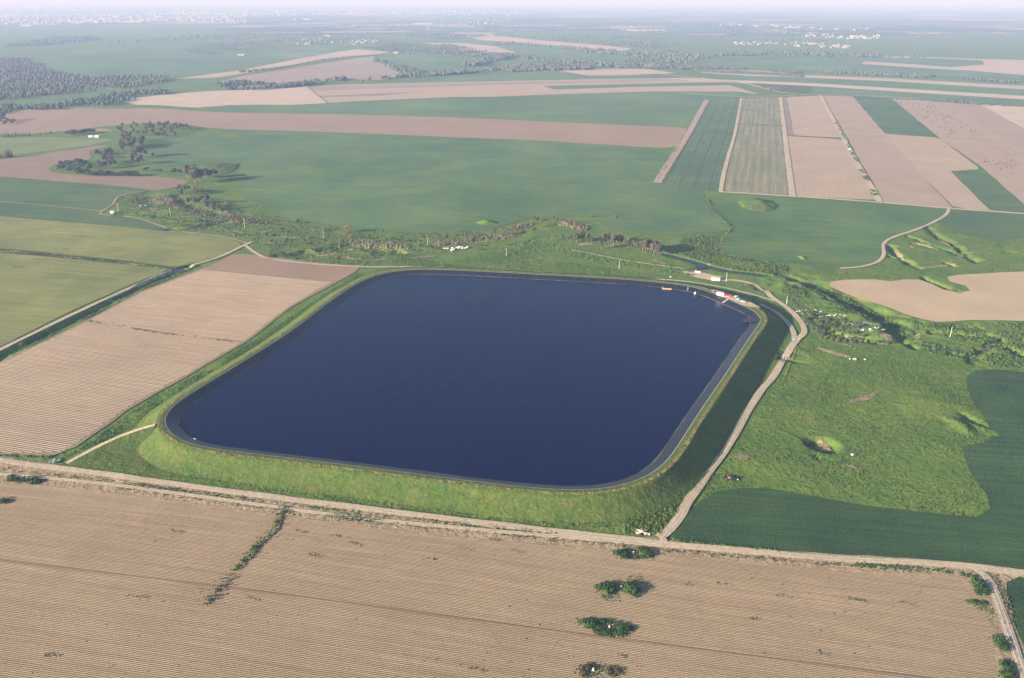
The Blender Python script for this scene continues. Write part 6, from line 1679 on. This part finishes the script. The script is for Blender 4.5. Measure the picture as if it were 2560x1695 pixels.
# orchard rows at right middle distance
r0, r1 = P(1735, 176), P(2004, 190)
for k in range(44):
    f = k / 43
    a = P(1735 + 270 * f, 172.5 + 13.5 * f)[:2]
    b = P(1752 + 256 * f, 181 + 12 * f)[:2]
    q = a + (b - a) * np.linspace(0, 1, 16)[:, None] + RNG.normal(0, 1.2, (16, 2))
    o = link('orchard_row', wood_mesh('orchard_row', q, RNG.uniform(3.5, 5.5, 16), 'dark_tree', 300 + k))
    tag(o, 'distant dark orchard row on pale ground, %s from the left' % nth(k + 1), 'tree row', 'orchard rows in the middle distance')
field('field', [(1728, 172), (1900, 177), (2008, 186), (2008, 193), (1900, 191), (1760, 183)], 'pale', 'pale ground under the distant orchard rows', None)

# houses: individual ones in the villages
def house_proto(i):
    rng = random.Random(400 + i)
    L, D, h = rng.uniform(10, 15), rng.uniform(8, 10), rng.uniform(4, 6.5)
    m = MB().box(0, 0, 0, L, D, h)
    wall = mesh('wall', m.V, m.F, M['house'])
    r = MB().add([(-L / 2 - .4, -D / 2 - .4, h), (L / 2 + .4, -D / 2 - .4, h), (L / 2 + .4, D / 2 + .4, h), (-L / 2 - .4, D / 2 + .4, h), (-L / 2 + 1.5, 0, h + 2.2), (L / 2 - 1.5, 0, h + 2.2)],
                 [(0, 1, 5, 4), (1, 2, 5), (2, 3, 4, 5), (3, 0, 4), (3, 2, 1, 0)])
    roof = mesh('roof', r.V, r.F, M['house' if i % 3 else 'tile'])
    return wall, roof
HP = [house_proto(i) for i in range(6)]
def houses(px, n, label, group, seed, scale=(1.0, 1.6)):
    r = random.Random(seed)
    poly = np.array(px, float)
    pts = []
    while len(pts) < n:
        u, v = r.uniform(poly[:, 0].min(), poly[:, 0].max()), r.uniform(poly[:, 1].min(), poly[:, 1].max())
        if pip(np.array([u]), np.array([v]), poly)[0]:
            pts.append((u, v))
    for i, (u, v) in enumerate(sorted(pts)):
        w, rf = r.choice(HP)
        t = thing('house', label + ', ' + nth(i + 1) + ' from the left', 'house', P(u, v), r.uniform(-.5, .5), group, r.uniform(*scale))
        link('wall', w, t)
        link('roof', rf, t)
houses([(866, 107), (900, 100), (945, 102), (950, 106), (880, 112)], 34, 'white house of the left village', 'white village', 1, (0.9, 1.3))
houses([(680, 112), (760, 98), (860, 96), (860, 106), (760, 112)], 16, 'house among trees left of the white village', 'houses among trees', 2)
houses([(1808, 108), (1860, 104), (1930, 106), (1925, 112), (1830, 113)], 24, 'house in the near part of the far village', 'left part of the far village', 3, (0.8, 1.2))
houses([(1930, 110), (2000, 106), (2060, 110), (2130, 116), (2120, 122), (2040, 120), (1980, 116)], 46, 'house in the right part of the far village', 'right part of the far village', 4, (0.8, 1.2))
houses([(1940, 84), (2000, 82), (2100, 88), (2200, 88), (2195, 98), (2120, 98), (2000, 92)], 40, 'house of the hamlet above the far right village', 'hamlet above the far village', 5, (1.1, 1.7))
houses([(1790, 60), (1900, 58), (1990, 66), (2170, 72), (2160, 78), (1960, 72), (1800, 66)], 30, 'distant house in the hazy strip at right', 'distant hazy houses', 6, (1.5, 2.4))
houses([(1145, 58), (1200, 54), (1300, 50), (1310, 58), (1200, 62)], 16, 'distant house in the haze right of the masts', 'hazy houses right of the pylons', 7, (1.5, 2.4))
def shed(u0, u1, v, h, label, depth=60.0, mat='white'):
    a, b = P(u0, v), P(u1, v)
    t = thing('warehouse', label, 'warehouse', (a + b) / 2, math.atan2(b[1] - a[1], b[0] - a[0]))
    L = float(np.hypot(*(b - a)[:2]))
    MB().box(0, 0, 0, L, depth, h).build('wall', M['house'], t)
    MB().box(0, 0, h, L + 2, depth + 2, .8).build('roof', M['house' if mat == 'cream' else 'pole'], t)
shed(762, 778, 112, 9, 'cream warehouse at the edge of the trees left of the village', 30, 'cream')
shed(812, 826, 92, 12, 'white block behind the village trees', 30)
shed(984, 996, 134, 7, 'white farm shed at the end of the long tree row', 30)
shed(1033, 1082, 61, 9, 'long white sheds below the hazy horizon', 120)
shed(1560, 1664, 77, 7, 'very long white greenhouse in the far plain', 110)
shed(1964, 1998, 71, 12, 'long white shed in the far hazy village', 100)
shed(595, 612, 139, 6, 'low white sheds at the foot of the dark orchard', 20)
shed(16, 26, 61, 18, 'bright white block at the left edge of the far town', 90)
shed(58, 84, 66, 14, 'long low white block in front of the far town', 90)
shed(184, 218, 59, 18, 'row of white blocks in front of the far town', 90)
shed(312, 360, 56, 16, 'longest white roof on the edge of the far town', 120)
shed(88, 98, 59, 20, 'square white block of the far town', 80)
shed(152, 162, 59, 20, 'white block left of the row in the far town', 80)
shed(734, 742, 51, 22, 'left white block beyond the left fields', 70)
shed(760, 776, 51, 22, 'right white block beyond the left fields', 70)
shed(2130, 2160, 95, 14, 'white farm sheds at the right end of the hamlet', 80)
shed(2160, 2176, 97, 10, 'cream farm shed at the right end of the hamlet', 60, 'cream')
# the town: past the limit, one mass
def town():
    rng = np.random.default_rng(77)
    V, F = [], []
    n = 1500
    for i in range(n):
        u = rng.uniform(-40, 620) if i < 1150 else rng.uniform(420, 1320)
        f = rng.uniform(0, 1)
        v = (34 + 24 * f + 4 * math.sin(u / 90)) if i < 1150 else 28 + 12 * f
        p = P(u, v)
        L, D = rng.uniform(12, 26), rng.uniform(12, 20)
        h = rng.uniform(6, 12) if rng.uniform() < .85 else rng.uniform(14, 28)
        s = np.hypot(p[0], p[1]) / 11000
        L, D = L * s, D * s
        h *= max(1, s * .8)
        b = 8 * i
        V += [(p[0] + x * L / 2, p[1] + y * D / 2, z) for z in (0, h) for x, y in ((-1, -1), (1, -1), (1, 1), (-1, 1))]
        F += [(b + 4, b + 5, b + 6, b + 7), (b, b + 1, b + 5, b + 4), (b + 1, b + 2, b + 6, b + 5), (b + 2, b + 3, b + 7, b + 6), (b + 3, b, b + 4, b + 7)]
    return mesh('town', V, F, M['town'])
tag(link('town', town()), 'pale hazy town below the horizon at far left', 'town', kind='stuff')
for u, v, h, lab in ((1070, 76, 13, 'left lattice mast below the hazy horizon'), (1105, 69, 13, 'right lattice mast below the hazy horizon')):
    p = P(u, v)
    hm_ = h / F_PX * math.hypot(p[0], p[1])
    t = thing('mast', lab, 'mast', p)
    for k in range(3):
        a = k * 2.094
        MB().tube((math.cos(a) * 3, math.sin(a) * 3, 0), (math.cos(a) * .8, math.sin(a) * .8, hm_), .7, .5, 5).build('leg', M['white'], t)
    m = MB()
    for z in np.linspace(.1, .9, 7):
        for k in range(3):
            a, b = k * 2.094, (k + 1) * 2.094
            rr = 3 - 2.2 * z
            m.tube((math.cos(a) * rr, math.sin(a) * rr, hm_ * z), (math.cos(b) * rr, math.sin(b) * rr, hm_ * (z + .08)), .3, .3, 4)
    m.build('bracing', M['white'], t)
# far patchwork of fields: one sheet for each kind of ground
def patchwork(name, label, mat, n, seed, z0):
    r = random.Random(seed)
    V, F = [], []
    for i in range(n):
        v = 9 + 78 * r.random() ** 1.4
        u = r.uniform(-60, 2620)
        p = P(u, v)
        if v > 62 and u < 700:
            continue
        s = r.uniform(120, 420) * (p[1] / 8000) ** .75
        a = r.choice([0.1, -0.2, 0.35]) + r.uniform(-.1, .1)
        L, D = s * r.uniform(1.2, 3.2), s * r.uniform(.7, 1.4)
        c, s_ = math.cos(a), math.sin(a)
        b = len(V)
        zz = z0 + .02 * i + p[1] * 8e-5
        for x, y in ((-1, -1), (1, -1), (1.1, 1), (-.9, 1)):
            V.append((p[0] + x * L / 2 * c - y * D / 2 * s_, p[1] + x * L / 2 * s_ + y * D / 2 * c, zz))
        F.append((b, b + 1, b + 2, b + 3))
    return tag(link(name, mesh(name, V, F, M[mat])), label, 'farmland', kind='structure')
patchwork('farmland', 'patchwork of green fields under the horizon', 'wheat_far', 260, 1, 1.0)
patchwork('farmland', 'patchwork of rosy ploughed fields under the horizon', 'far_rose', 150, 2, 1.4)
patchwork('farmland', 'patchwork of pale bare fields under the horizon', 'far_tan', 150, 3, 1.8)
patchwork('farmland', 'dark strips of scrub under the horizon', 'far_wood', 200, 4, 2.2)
